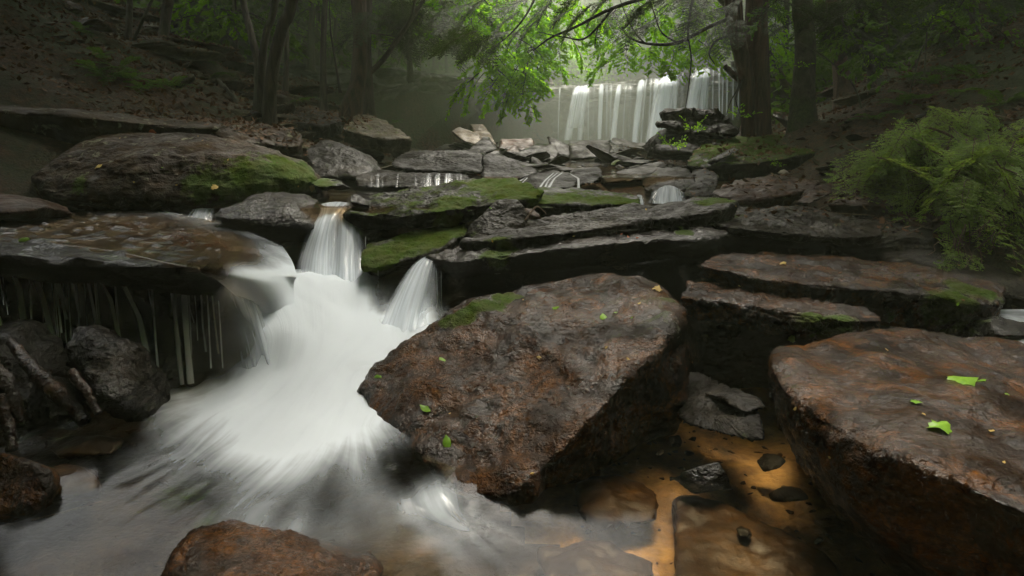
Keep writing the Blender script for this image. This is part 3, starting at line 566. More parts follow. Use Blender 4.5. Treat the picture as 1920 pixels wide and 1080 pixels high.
field(100, -1.2, 5.8, 7.2, 17, (.16, .40), ['dark_far', 'mossy', 'dark_far', 'damp_grey'], 'dark flat stone lying in the rocky stream below the falls', 'flat stones in the stream below the falls', flat=.55, tilt=.35, zoff=.13, test=lambda px, py, x, y: 700 < px < 1380)
field(14, 1.6, 4.2, 5.0, 7.5, (.10, .22), ['rusty', 'wet_black', 'slope'], 'broken stone on the right bank between the slabs', 'broken stones on the right bank', tilt=.5)
field(22, 3.5, 9, 7.5, 14, (.16, .40), ['slope', 'wet_black'], 'dark rock on the wooded right hillside', 'rocks on the right hillside', cat='rock', tilt=.45)
field(40, -9.5, -3, 7.8, 13, (.16, .42), ['slope', 'rusty'], 'rock half buried in leaf litter on the upper left hillside', 'rocks in the litter of the upper left hillside', cat='rock', tilt=.4)
field(22, -9.5, -3.2, 9.0, 15, (.45, .95), ['slope', 'slope', 'moss_brown'], 'broad layered outcrop slab on the left hillside', 'outcrop slabs of the left hillside', cat='rock', tilt=.18, flat=.55, test=lambda px, py, x, y: px < 900 and py > 20)
field(12, 4.6, 9.5, 8.5, 14, (.4, .8), ['slope', 'moss_brown'], 'broad layered outcrop slab on the right hillside', 'outcrop slabs of the right hillside', cat='rock', tilt=.18, flat=.55)
pebbles(260, -1.2, 5.8, 7.2, 17, (.06, .17), 'dark_far', 'loose dark shards filling the gaps of the stream below the falls', .10, lambda px, py: 700 < px < 1400)
pebbles(120, -.6, 2.9, 6.4, 8.6, (.04, .13), 'damp_grey', 'small stones between the step falls and the fan-shaped fall', .06, lambda px, py: True)
pebbles(220, 1.6, 4.6, 4.6, 7.5, (.02, .08), 'rusty', 'gravelly rubble on the right bank between the slabs', .02, lambda px, py: px > 1250)
pebbles(260, -8, -1.5, 7.5, 15, (.04, .14), 'slope', 'small stones and rubble strewn over the left hillside', .02, lambda px, py: px < 950)
pebbles(160, .25, 1.6, 1.6, 3.0, (.008, .03), 'amber', 'gravel on the amber stream bed', .0, lambda px, py: True)
pebbles(160, -2.6, -.4, 1.4, 3.0, (.01, .04), 'amber', 'gravel under the shallow water at the lower left', .0, lambda px, py: True)
for px, py, s in ((1265, 830, .05), (1300, 825, .035), (1290, 850, .03), (1445, 870, .07), (1480, 930, .10), (1395, 1000, .05), (1240, 850, .03)):
    P = Z(px, py, -.1); stone_at(P, s, 'wet_black', 'small dark stone on the amber stream bed', 'dark stones on the amber stream bed', rg=rg)
rock('stone', 'dark brown pointed stone rising from the amber shallows', [Z(1250, 895, -.08), Z(1375, 920, -.08), Z(1300, 925, -.08), D(1345, 865, 2.2), D(1360, 878, 2.17), D(1300, 880, 2.2), Z(1360, 890, -.08)], 'wet_black', res=5, p=26, amp=.01)
rock('stone', 'broad flat amber rock lying under clear water at the bottom right of centre', [Z(1270, 930, -.13), Z(1380, 945, -.12), Z(1480, 990, -.12), Z(1600, 1100, -.12), Z(1450, 1150, -.12), Z(1260, 1120, -.12), Z(1250, 1000, -.13), Z(1260, 940, -.25), Z(1600, 1120, -.25), Z(1260, 1130, -.25)], 'amber', res=6, p=9, amp=.05, chips=0, fine=.4)
rock('stone', 'rounded amber stone under water between the huge boulder and the flat amber rock', [Z(1090, 900, -.14), Z(1180, 885, -.13), Z(1240, 920, -.13), Z(1230, 980, -.13), Z(1120, 990, -.13), Z(1080, 950, -.14), Z(1150, 940, -.10), Z(1150, 940, -.3)], 'amber', res=5, p=8, amp=.07, chips=0, fine=.3)
rock('stone', 'sunken amber stone at the bottom edge below the white water', [Z(1000, 1020, -.15), Z(1150, 1010, -.14), Z(1240, 1060, -.14), Z(1200, 1130, -.14), Z(1020, 1120, -.14), Z(1100, 1060, -.09), Z(1100, 1060, -.3)], 'amber', res=5, p=8, amp=.07, chips=0, fine=.3)
rock('stone', 'sunken brown stone beside the orange stone at the lower left', [Z(60, 820, -.03), Z(160, 812, -.03), Z(240, 822, -.03), Z(220, 850, -.03), Z(100, 860, -.03), Z(150, 835, .0), Z(150, 835, -.2)], 'amber', res=5, p=8, amp=.07, chips=0, fine=.3)
# ------------------------------------------------------------------ ledge of the big fall
def ledge():
    xs = np.linspace(-9, 13, 520); base = np.stack([xs, ledgeY(xs)], 1)
    k = np.hanning(41); k /= k.sum(); yp = np.pad(base[:, 1], 20, mode='edge'); base[:, 1] = np.convolve(yp, k, 'valid')
    tg = np.gradient(base, axis=0); tg /= np.linalg.norm(tg, axis=1)[:, None]; out = np.stack([tg[:, 1], -tg[:, 0]], 1)
    prof = [(-3.5, 2.86), (-1.5, 2.84), (-.5, 2.84), (-.05, 2.83), (.0, 2.78), (.02, 2.68), (-.1, 2.62), (-.06, 2.52), (-.08, 2.42), (-.25, 2.36), (-.55, 2.3), (-.7, 2.1), (-.75, 1.8), (-.72, 1.5), (-.6, 1.2), (-.4, .98), (-.05, .84), (.4, .6)]
    pr = []
    for (a, b), (c, d) in zip(prof, prof[1:]):
        for t in np.linspace(0, 1, 5)[:-1]: pr.append((a+(c-a)*t, b+(d-b)*t))
    pr = np.array(pr); n, m = len(xs), len(pr)
    X = base[:, 0][:, None]+out[:, 0][:, None]*pr[:, 0]; Y = base[:, 1][:, None]+out[:, 1][:, None]*pr[:, 0]; ZZ = np.broadcast_to(pr[:, 1], (n, m)).copy()
    wig = fbm(np.stack([base[:, 0]*.7, 0*xs, 0*xs], 1), 4)[:, None]*.28
    edge = sstep(-1.2, 0, np.broadcast_to(pr[:, 0], (n, m)))
    P = np.stack([X.ravel(), Y.ravel(), ZZ.ravel()*1.0], 1)
    lay = perlin(np.stack([np.floor(ZZ.ravel()*6+.5*fbm(P*.5, 2))*.7, X.ravel()*.8, Y.ravel()*.8], 1)).reshape(n, m)
    chq = fbm(P*np.array([.9, .9, 2.2]), 3)*3; d = (.28*lay*edge+.16*fbm(P*1.6, 4).reshape(n, m)+(.10*(np.floor(chq)+sstep(.6, 1, chq-np.floor(chq)))).reshape(n, m)*edge)
    off = (wig+d)
    X = X+out[:, 0][:, None]*off; Y = Y+out[:, 1][:, None]*off
    ZZ = ZZ+(.09*fbm(P*.8+5, 3)+.05*fbm(P*3.5, 3)).reshape(n, m)*edge
    ZZ = ZZ+(.12*np.interp(xs, [-5, -2, 0, 2, 4, 5.6], [0, .6, -.2, 0, 1, 1.2]))[:, None]*sstep(1.2, 2.4, ZZ)
    V = np.stack([X.ravel(), Y.ravel(), ZZ.ravel()], 1)
    o = world_obj('rock_ledge', V, grid_faces(n, m), M['ledge']); tag(o, 'long overhanging rock ledge that the big waterfall drops from', 'rock ledge'); return o, V.reshape(n, m, 3)
LEDGE, LV = ledge()
lb = empty('boulder', D(1015, 155, 18.9)); PV = PROTO[3]
bpy.data.objects.remove(lb)
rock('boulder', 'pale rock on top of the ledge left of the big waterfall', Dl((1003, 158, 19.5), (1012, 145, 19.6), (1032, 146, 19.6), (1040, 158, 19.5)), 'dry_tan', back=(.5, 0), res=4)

# ------------------------------------------------------------------ BVH of what is solid so far
def bvh_of(objs):
    Vs, Ts, off = [], [], 0
    bpy.context.view_layer.update()
    for o in objs:
        me = o.data; n = len(me.vertices); a = np.empty(n*3, np.float32); me.vertices.foreach_get('co', a); a = a.reshape(-1, 3)
        mw = np.array(o.matrix_world); a = a@mw[:3, :3].T+mw[:3, 3]
        me.calc_loop_triangles(); t = np.empty(len(me.loop_triangles)*3, np.int32); me.loop_triangles.foreach_get('vertices', t); t = t.reshape(-1, 3)
        Vs.append(a); Ts.append(t+off); off += n
    Vv = np.concatenate(Vs); T = np.concatenate(Ts)
    return BVHTree.FromPolygons(Vv.tolist(), T.tolist())
BVH = bvh_of(ROCKS+[ground])
def hit(px, py):
    r = ray(px, py).normalized(); h = BVH.ray_cast(Vector((0, 0, CAMZ)), r, 100)
    return (h[0], h[1]) if h[0] is not None else (None, None)
def drop(x, y, z0=8):
    h = BVH.ray_cast(Vector((x, y, z0)), Vector((0, 0, -1)), 30); return h[0], h[1]

def paint(attr, spots):
    """grow a patch (moss, rust) on the rocks round the traced places"""
    C = []
    for px, py, rad, w in spots:
        h, _ = hit(px, py)
        if h is not None: C.append((np.array(h), rad, w))
    for o in ROCKS:
        if o.data.attributes.get(attr) is None: continue
        me = o.data; n = len(me.vertices); a = np.empty(n*3, np.float32); me.vertices.foreach_get('co', a); a = a.reshape(-1, 3)+np.array(o.location)
        f = np.zeros(n)
        for c, rad, w in C:
            d = np.linalg.norm(a-c, axis=1)
            if d.min() < rad*1.6: f = np.maximum(f, w*np.exp(-(d/rad)**2*1.2))
        if f.max() > 0:
            old = np.empty(n, np.float32); me.attributes[attr].data.foreach_get('value', old)
            me.attributes[attr].data.foreach_set('value', np.maximum(old, f).astype(np.float32))
paint('moss', [(560, 325, .35, 1.5), (500, 340, .35, 1.5), (430, 345, .25, 1.1), (380, 350, .25, 1), (150, 345, .15, .7),
               (700, 490, .14, 1.6), (730, 475, .12, 1.6), (780, 455, .15, 1.6), (840, 430, .15, 1.6), (820, 440, .1, 1.5), (680, 495, .1, 1.5),
               (930, 345, .2, 1.6), (960, 352, .2, 1.6), (990, 365, .18, 1.4), (850, 375, .15, .9), (1060, 370, .2, 1.6), (1130, 375, .2, 1.6), (1180, 378, .15, 1.5),
               (870, 590, .10, 1.6), (910, 570, .11, 1.6), (950, 558, .11, 1.5), (840, 600, .06, 1.4), (930, 480, .1, 1.6), (950, 470, .08, 1.5), (1285, 437, .07, 1.6), (1240, 560, .16, .55), (1255, 600, .16, .55), (1180, 620, .1, .4),
               (1820, 545, .25, .9), (1780, 570, .25, .9), (1700, 580, .2, .6), (1520, 600, .12, 1.), (1570, 615, .12, 1.2), (1350, 265, .8, .9), (1450, 270, .9, .9), (920, 450, .08, .5), (1350, 375, .15, 1.2)])
paint('rust', [(410, 458, .22, .9), (350, 440, .25, .6), (250, 425, .3, .4), (470, 470, .15, .7), (880, 640, .16, .9), (800, 680, .14, .8), (1000, 680, .1, .9), (1080, 590, .12, .6), (1200, 560, .16, .7), (780, 720, .12, .6), (1520, 720, .12, .7), (1550, 690, .1, .6), (880, 900, .12, .5),
               (450, 1010, .1, .9), (560, 1040, .14, .9), (500, 1000, .1, .8), (1700, 500, .2, .4), (1470, 560, .15, .5)])

# ------------------------------------------------------------------ water
def rbf(P, val, Q, eps=.0, smooth=1e-3):
    P = np.asarray(P, float); val = np.asarray(val, float); sc = P.std(0).mean(); P = P/sc; Q = np.asarray(Q, float)/sc
    def phi(r): return r
    A = phi(np.linalg.norm(P[:, None]-P[None], axis=2)); n = len(P)
    A = A-smooth*np.eye(n); B = np.hstack([np.ones((n, 1)), P]); K = np.block([[A, B], [B.T, np.zeros((3, 3))]])
    w = np.linalg.solve(K, np.concatenate([val, np.zeros(3)]))
    out = np.empty(len(Q))
    for i in range(0, len(Q), 20000):
        q = Q[i:i+20000]; out[i:i+20000] = phi(np.linalg.norm(q[:, None]-P[None], axis=2))@w[:n]+w[n]+q@w[n+1:]
    return out
# surface of the torrent: places traced in the photograph with their distance -> height over the ground plan
hp = [(405, 495, 3.3), (450, 503, 3.32), (500, 512, 3.4), (555, 512, 3.7), (610, 515, 4.0), (650, 518, 4.05), (690, 520, 4.05), (730, 530, 4.0),
      (440, 550, 3.2), (500, 560, 3.25), (560, 560, 3.4), (620, 565, 3.6), (660, 570, 3.7), (700, 570, 3.75), (760, 560, 3.75),
      (485, 620, 3.03), (540, 625, 3.05), (590, 630, 3.12), (640, 635, 3.2), (690, 620, 3.35), (740, 605, 3.5), (800, 592, 3.55), (850, 585, 3.6)]
hc = [tuple(D(*p)) for p in hp]
zp = [(300, 745, .03), (400, 725, .05), (450, 705, .07), (520, 700, .11), (600, 700, .12), (660, 700, .10), (350, 800, .02), (500, 800, .07), (600, 800, .08), (680, 800, .05), (750, 880, .02), (600, 880, .05), (400, 880, .03), (200, 880, 0), (100, 800, 0), (0, 830, 0), (0, 1000, -.01), (200, 1000, .0), (400, 1000, .04), (600, 1000, .03), (800, 960, .0), (820, 920, .035), (900, 1000, -.02), (1000, 980, -.03), (1100, 900, -.03), (1300, 800, -.03), (1400, 900, -.03), (1200, 1050, -.03), (800, 1080, -.01), (500, 1080, .03), (200, 1080, 0), (0, 700, 0), (200, 720, 0), (300, 700, 0), (350, 1080, .03), (1500, 1080, -.03), (1600, 800, -.03), (-400, 1000, 0), (-300, 800, 0)]
hc += [tuple(Z(*p)) for p in zp]
hc += [(-1.75, 3.3, 0), (-2.3, 3.3, 0), (-3, 3.4, 0), (-4, 3, 0), (-3, 1, 0), (0, .6, 0), (2, .8, -.03), (-1.5, .7, 0), (1.5, 3.2, -.03), (-4, 1.5, 0), (-1.62, 3.12, .02), (-1.5, 3.0, .03)]
hc = np.array(hc)
nx, ny = 420, 330
XX, YY = np.meshgrid(np.linspace(-3.6, 2.6, nx), np.linspace(.85, 4.25, ny))
QQ = np.stack([XX.ravel(), YY.ravel()], 1)
ZZ = rbf(hc[:, :2], hc[:, 2], QQ, smooth=5e-3)
# foam, traced: (px, py, how white)
fo = [(405, 492, .6), (450, 490, .8), (540, 480, .9), (600, 490, .8), (430, 505, 1.0), (470, 500, .7), (500, 515, .85), (520, 500, .8), (550, 520, 1.1), (560, 500, 1.0), (600, 520, .9), (650, 520, .95), (700, 520, .5), (735, 530, .3), (740, 560, .25), (720, 580, .5),
      (450, 540, .95), (500, 560, 1.0), (560, 560, 1.1), (620, 565, 1.1), (660, 570, 1.05), (690, 580, .8), (470, 590, .9), (500, 620, 1.0), (560, 640, 1.15), (620, 640, 1.2), (680, 620, 1.1), (740, 600, 1.15), (790, 590, 1.0), (820, 590, .5), (760, 620, 1.1), (700, 650, 1.2),
      (505, 660, 1.0), (520, 690, 1.1), (600, 700, 1.2), (660, 710, 1.1), (450, 700, .9), (400, 720, .8), (340, 740, .7), (300, 760, .55), (280, 780, .4), (560, 760, 1.15), (640, 760, 1.05), (670, 790, .85), (480, 760, 1.05), (420, 790, .8), (350, 800, .6), (300, 830, .45), (250, 870, .4),
      (600, 820, .85), (540, 830, .95), (680, 830, .7), (470, 840, .8), (400, 860, .55), (340, 880, .5), (250, 920, .35), (180, 960, .3), (560, 890, .55), (620, 880, .45), (680, 880, .45), (730, 870, .3), (760, 900, .25), (480, 910, .45), (400, 930, .25), (330, 950, .2), (450, 950, .45), (540, 950, .35), (620, 950, .3), (700, 930, .4), (760, 940, .5), (800, 935, .6), (830, 930, .6), (850, 960, .5), (870, 1010, .5), (930, 1000, .45), (900, 1030, .4), (990, 1010, .3), (960, 1040, .3), (760, 1000, .3), (700, 1000, .35), (640, 1000, .45), (560, 985, .6), (480, 975, .5), (430, 970, .45), (380, 975, .4), (320, 1000, .35), (250, 1040, .35), (200, 1070, .3), (150, 1000, .22), (80, 1020, .12), (0, 1000, .05), (0, 1060, .12), (60, 940, .05), (100, 860, .08), (150, 830, .12), (200, 850, .25), (60, 820, .3), (30, 830, .35), (150, 795, .45), (120, 790, .5), (200, 790, .2), (240, 800, .1), (0, 870, 0), (-200, 900, 0), (-300, 1100, .1),
      (700, 1070, .3), (800, 1060, .25), (900, 1080, .25), (600, 1070, .3), (500, 1090, .3), (1000, 1070, .2), (1050, 1000, .1), (1050, 960, .12), (1100, 940, .02), (1100, 1040, .1), (1200, 1000, 0), (1200, 900, 0), (1300, 850, 0), (1400, 950, 0), (1300, 1060, 0), (1500, 1000, 0), (1050, 900, 0), (900, 900, .1), (800, 860, .1),
      (400, 690, .05), (440, 660, .0), (460, 620, 0), (430, 580, 0), (400, 540, 0), (350, 690, 0), (300, 700, .1), (200, 700, 0), (100, 700, 0), (860, 560, 0), (900, 600, 0), (850, 620, .3), (800, 640, .6)]
fo = np.array(fo, float)
Pw = np.stack([QQ[:, 0], QQ[:, 1], ZZ], 1); ppx, ppy = to_px(Pw)
foam = rbf(fo[:, :2], fo[:, 2], np.stack([ppx, ppy], 1), smooth=2e-3); foam = np.clip(foam*np.interp(ppy, [650, 700, 800, 900, 1080], [1.1, 1.05, 1.12, 1.08, .9])*(1-.45*sstep(820, 950, ppy)*sstep(560, 60, ppx))-.05, 0, 1.3)
# the sheet stops at the shelf: under the dripping lip there is only still dark water
src = np.array(D(600, 560, 3.45))[:2]
dx, dy = QQ[:, 0]-src[0], QQ[:, 1]-src[1]; rr = np.hypot(dx, dy); ang = np.arctan2(dx, -dy)
ang = ang+.10*np.sin(rr*2.2)+.05*fbm(np.stack([dx*1.2, dy*1.2, 0*dx], 1), 2)
SL_ = [(0, [(405, 495), (450, 560), (500, 655), (430, 712), (300, 765), (150, 850), (0, 930), (-200, 1000)]), (.25, [(480, 505), (510, 570), (535, 660), (480, 745), (350, 840), (180, 930), (0, 1030)]), (.5, [(590, 520), (590, 600), (575, 680), (510, 760), (400, 850), (260, 950), (100, 1070)]),
       (.75, [(660, 520), (650, 600), (620, 700), (570, 790), (480, 870), (370, 960), (230, 1080)]), (1.0, [(760, 600), (700, 650), (655, 730), (625, 820), (570, 900), (500, 960), (420, 1080)]), (1.3, [(820, 590), (760, 640), (690, 690), (700, 800), (780, 900), (880, 980), (980, 1080)]), (1.6, [(900, 960), (1000, 980), (1100, 1060)])]
cps, cu, cv = [], [], []
for uu_, line in SL_:
    q = [np.array(Z(a, b, float(np.interp(b, [500, 560, 620, 700, 760, 1100], [.5, .38, .27, .12, .05, 0]))))[:2] for a, b in line]
    L_ = 0
    for i, a in enumerate(q):
        if i: L_ += np.linalg.norm(a-q[i-1])
        cps.append(a); cu.append(uu_); cv.append(L_+(1.9 if uu_ == 1.6 else 0))
fu = rbf(np.array(cps), np.array(cu), QQ, smooth=1e-2); fv = rbf(np.array(cps), np.array(cv), QQ, smooth=1e-2)
flow = np.stack([fu*1.6, fv*.8, 0*rr], 1); ang = fu*.7
foamN = foam
ZZ = ZZ+(.012*fbm(np.stack([ang*9, rr*2.2, 0*rr], 1), 3)+.018*fbm(np.stack([dx*3, dy*3, 0*dx], 1), 2))*np.clip(foam, .1, 1)
V = np.stack([QQ[:, 0], QQ[:, 1], ZZ], 1)
Qd = grid_faces(ny, nx)
# leave out what lies under rock shelf far left/back
mc = V[Qd].mean(1); keep = ~((mc[:, 1] > 3.42) & (mc[:, 0] < -1.65)) & ~((mc[:, 2] > .03) & (mc[:, 0] < -1.5) & (mc[:, 1] > 3.25))& ~((mc[:, 0] > .55) & (mc[:, 1] > 3.3))
Qd = Qd[keep]
wm = mesh('water', V, Qd, M['pool']); fattr(wm, 'foam', foam); vattr(wm, 'flow', flow)
tag(obj('water', wm), kind='structure')

def bicubic(rows, n, m):
    """rows: list of equal-length lists of tuples -> smooth grid n x m"""
    A = np.array(rows, float)
    def cr(A, k):
        L = len(A); t = np.linspace(0, L-1, k); i = np.clip(t.astype(int), 0, L-2); f = (t-i).reshape(-1, *([1]*(A.ndim-1)))
        p0 = A[np.clip(i-1, 0, L-1)]; p1 = A[i]; p2 = A[i+1]; p3 = A[np.clip(i+2, 0, L-1)]
        return .5*((2*p1)+(-p0+p2)*f+(2*p0-5*p1+4*p2-p3)*f*f+(-p0+3*p1-3*p2+p3)*f**3)
    A = cr(A, n); A = np.swapaxes(cr(np.swapaxes(A, 0, 1), m), 0, 1); return A
def sheet(name, rows, mat, n=60, m=40, parent=None, lift=0, wob=.0, layers=1, lay_off=.03, fscale=(1, 1)):
    """rows run across the flow; each point (px,py,Y,foam)"""
    A = bicubic([[(*D(a, b, c), f) for a, b, c, f in r] for r in rows], n, m)
    Vs, fs, fl, Qs = [], [], [], []
    uu, vv = np.meshgrid(np.linspace(0, 1, m), np.linspace(0, 1, n))
    for k in range(layers):
        P = A[..., :3].reshape(-1, 3).copy(); P[:, 1] += k*lay_off; P[:, 2] += lift
        w = fbm(np.stack([uu.ravel()*7+k*5, vv.ravel()*.8, 0*uu.ravel()+k], 1), 3); P[:, 1] += wob*w
        Vs.append(P); fs.append(A[..., 3].ravel()); fl.append(np.stack([uu.ravel()*fscale[0]+k*3.7, vv.ravel()*fscale[1]+k, 0*uu.ravel()], 1)); Qs.append(grid_faces(n, m)+k*n*m)
    o = world_obj(name, np.concatenate(Vs), np.concatenate(Qs), M[mat], parent=parent)
    fattr(o.data, 'foam', np.clip(np.concatenate(fs), 0, 1.4)); vattr(o.data, 'flow', np.concatenate(fl)); return o
# water on the shelf (brown, with white streaks at the back)
def ZR(lst): return [(a, b, float(Z(a, b, z).y), f) for a, b, z, f in lst]
rows = [ZR([(-250, 398, .655, 0), (0, 396, .655, .05), (120, 395, .655, .2), (220, 390, .655, .45), (300, 395, .655, .55), (370, 408, .65, .5), (420, 418, .64, .5), (470, 436, .62, .45), (530, 462, .57, .5)]),
        ZR([(-250, 420, .65, 0), (0, 415, .65, 0), (120, 410, .65, .1), (220, 408, .65, .25), (300, 412, .65, .3), (380, 425, .645, .35), (440, 442, .63, .25), (495, 462, .60, .5), (548, 490, .54, .9)]),
        ZR([(-250, 440, .645, 0), (0, 436, .645, 0), (120, 436, .645, 0), (220, 440, .645, 0), (300, 448, .64, .0), (380, 462, .635, .0), (450, 482, .61, .25), (510, 500, .56, .8), (556, 518, .49, 1.2)]),
        ZR([(-250, 452, .64, .0), (0, 452, .64, 0), (120, 457, .64, .0), (220, 469, .64, .0), (310, 488, .635, .0), (390, 502, .62, .05), (450, 514, .585, .8), (505, 526, .53, 1.2), (552, 530, .45, 1.3)]),
        ZR([(-250, 458, .62, .0), (0, 459, .62, 0), (120, 464, .62, .1), (220, 477, .62, .1), (310, 497, .61, .15), (390, 516, .58, .4), (450, 560, .44, .9), (505, 590, .34, 1.25), (552, 586, .325, 1.35)])]
sh = sheet('water', rows, 'shelf_water', 50, 110, fscale=(1, 4), lift=.0); tag(sh, kind='structure')
# upper pool and further levels
def flat_water(name, pts, z, mat='still', foamf=None):
    P = [Z(a, b, z) for a, b in pts]; V = np.array([tuple(p) for p in P]); c = V.mean(0)
    V = np.vstack([V, c]); n = len(P); T = np.array([[i, (i+1) % n, n] for i in range(n)])
    o = world_obj(name, V, T, M[mat]); fattr(o.data, 'foam', np.zeros(n+1)); vattr(o.data, 'flow', V*np.array([1, 1, 0])); tag(o, kind='structure'); return o
def plain_water(x0, x1, y0, y1, zf, nx, ny, mat, foamf=None):
    X, Y = np.meshgrid(np.linspace(x0, x1, nx), np.linspace(y0, y1, ny)); Zw = zf(X, Y)
    V = np.stack([X.ravel(), Y.ravel(), Zw.ravel()], 1); Vn = V+np.array([0, 0, 1])*(.006*fbm(V*3, 2))[:, None]
    m = mesh('water', Vn, grid_faces(ny, nx), M[mat]); fattr(m, 'foam', foamf(X, Y).ravel() if foamf else np.zeros(len(V))); vattr(m, 'flow', V)
    tag(obj('water', m), kind='structure')
plain_water(-2.2, .3, 4.55, 6.4, lambda X, Y: .745+0*X, 40, 40, 'still')
plain_water(-1.8, 6.0, 6.6, 21.5, lambda X, Y: np.interp(Y, [6.6, 8, 15, 21.5], [.83, .86, .92, .95]), 120, 200, 'still',
            lambda X, Y: np.clip(.55*np.exp(-((X-4.9+.3*(21-Y))**2)/3)*sstep(17, 20, Y)+.25*np.maximum(0, fbm(np.stack([X.ravel()*1.2, Y.ravel()*1.2, 0*X.ravel()], 1), 3)).reshape(X.shape), 0, 1))
plain_water(2.4, 4.2, 2.6, 3.4, lambda X, Y: .30-.35*(X-2.6)*0, 10, 10, 'still', lambda X, Y: .5+0*X)

# small cascades: each is a thing made of water strands
def cascade(label, strands, mat='fall_near', loc=None, name='cascade'):
    r = empty(name, loc if loc is not None else D(*strands[0][-1][0][:3])); tag(r, label, 'waterfall')
    for k, rows in enumerate(strands):
        sheet('water_strand', rows, mat, 40, 28, parent=r, wob=.03, layers=2, lay_off=.035)
    return r
cascade('middle cascade dropping in a white veil from the upper pool lip', [
    [[(590, 384, 4.75, .0), (600, 383, 4.75, .5), (625, 379, 4.75, .6), (645, 380, 4.75, .5), (660, 382, 4.75, 0)],
     [(598, 396, 4.62, .0), (606, 394, 4.6, .9), (620, 392, 4.6, .8), (635, 392, 4.6, .6), (650, 395, 4.62, 0)],
     [(580, 430, 4.45, .0), (595, 425, 4.4, 1), (610, 425, 4.4, .9), (622, 425, 4.4, .6), (635, 425, 4.45, 0)],
     [(562, 470, 4.3, .0), (580, 475, 4.25, .8), (600, 475, 4.22, 1.1), (620, 475, 4.25, .8), (632, 475, 4.3, 0)],
     [(550, 525, 4.1, .0), (570, 530, 4.0, .7), (598, 530, 3.95, 1.2), (620, 530, 4.0, 1), (640, 525, 4.1, 0)]],
    [[(620, 400, 4.65, 0), (632, 402, 4.6, .4), (648, 405, 4.6, .5), (665, 408, 4.6, .3), (682, 412, 4.65, 0)],
     [(618, 430, 4.5, 0), (632, 432, 4.45, .6), (650, 434, 4.4, .8), (668, 436, 4.45, .6), (684, 440, 4.5, 0)],
     [(614, 475, 4.3, 0), (630, 478, 4.22, .7), (650, 480, 4.2, .9), (670, 480, 4.25, .6), (684, 480, 4.3, 0)],
     [(606, 525, 4.1, 0), (625, 530, 4.0, .9), (650, 532, 3.95, 1.0), (672, 530, 4.0, .8), (690, 525, 4.1, 0)]]])
cascade('right-hand cascade sliding off the brown slab into the white pool', [
    [[(790, 482, 4.0, 0), (806, 478, 4.0, .35), (820, 476, 4.0, .4), (832, 478, 4.0, .1), (842, 482, 4.0, 0)],
     [(768, 502, 3.88, 0), (784, 494, 3.86, .8), (800, 490, 3.85, .8), (815, 492, 3.86, .4), (830, 500, 3.88, 0)],
     [(745, 535, 3.75, 0), (764, 530, 3.72, 1), (785, 530, 3.7, 1.1), (805, 535, 3.72, .4), (826, 545, 3.75, 0)],
     [(722, 575, 3.62, 0), (745, 575, 3.58, 1.1), (770, 578, 3.55, 1.1), (795, 580, 3.58, .45), (820, 590, 3.62, 0)],
     [(700, 615, 3.45, .0), (730, 620, 3.4, 1.3), (760, 622, 3.38, 1.2), (785, 615, 3.4, .7), (812, 605, 3.5, 0)]]])
cascade('little green-tinged cascade at the back of the left shelf', [
    [[(352, 395, 5.1, 0), (365, 392, 5.1, .6), (380, 391, 5.1, .6), (395, 392, 5.1, .5), (402, 393, 5.1, 0)],
     [(342, 408, 5.0, 0), (356, 408, 4.95, .5), (374, 408, 4.95, .6), (388, 410, 4.95, .4), (398, 410, 5.0, 0)],
     [(332, 428, 4.85, 0), (350, 430, 4.8, .6), (370, 432, 4.8, .6), (384, 434, 4.8, .5), (396, 434, 4.85, 0)]]])
cascade('clear smooth tongue of water falling off the end of the brown shelf', [
    [[(300, 498, 3.36, .0), (350, 508, 3.32, .10), (390, 512, 3.3, .15), (420, 512, 3.3, .35), (450, 520, 3.28, .6)],
     [(305, 545, 3.3, .0), (360, 550, 3.2, .13), (410, 550, 3.12, .28), (450, 555, 3.1, .5), (475, 565, 3.1, .7)],
     [(305, 610, 3.22, .0), (370, 620, 3.1, .15), (430, 620, 3.02, .28), (475, 625, 3.0, .5), (500, 640, 3.0, .7)],
     [(300, 700, 3.1, 0), (370, 700, 3.05, .15), (440, 690, 2.98, .35), (490, 690, 2.93, .6), (520, 700, 2.93, .4)]]])
cascade('fan-shaped little fall in the middle distance on the right', [
    [[(1222, 362, 6.0, 0), (1240, 352, 6.0, .6), (1255, 348, 6.0, .6), (1270, 352, 6.0, .5), (1285, 362, 6.0, 0)],
     [(1215, 382, 5.9, 0), (1238, 382, 5.85, .9), (1255, 382, 5.85, .7), (1272, 382, 5.85, .8), (1288, 382, 5.9, 0)]],
    [[(1192, 368, 6.0, 0), (1197, 366, 6.0, .6), (1202, 366, 6.0, .6), (1207, 368, 6.0, 0)], [(1194, 384, 5.9, 0), (1199, 384, 5.9, .8), (1205, 384, 5.9, .8), (1209, 384, 5.9, 0)]]])
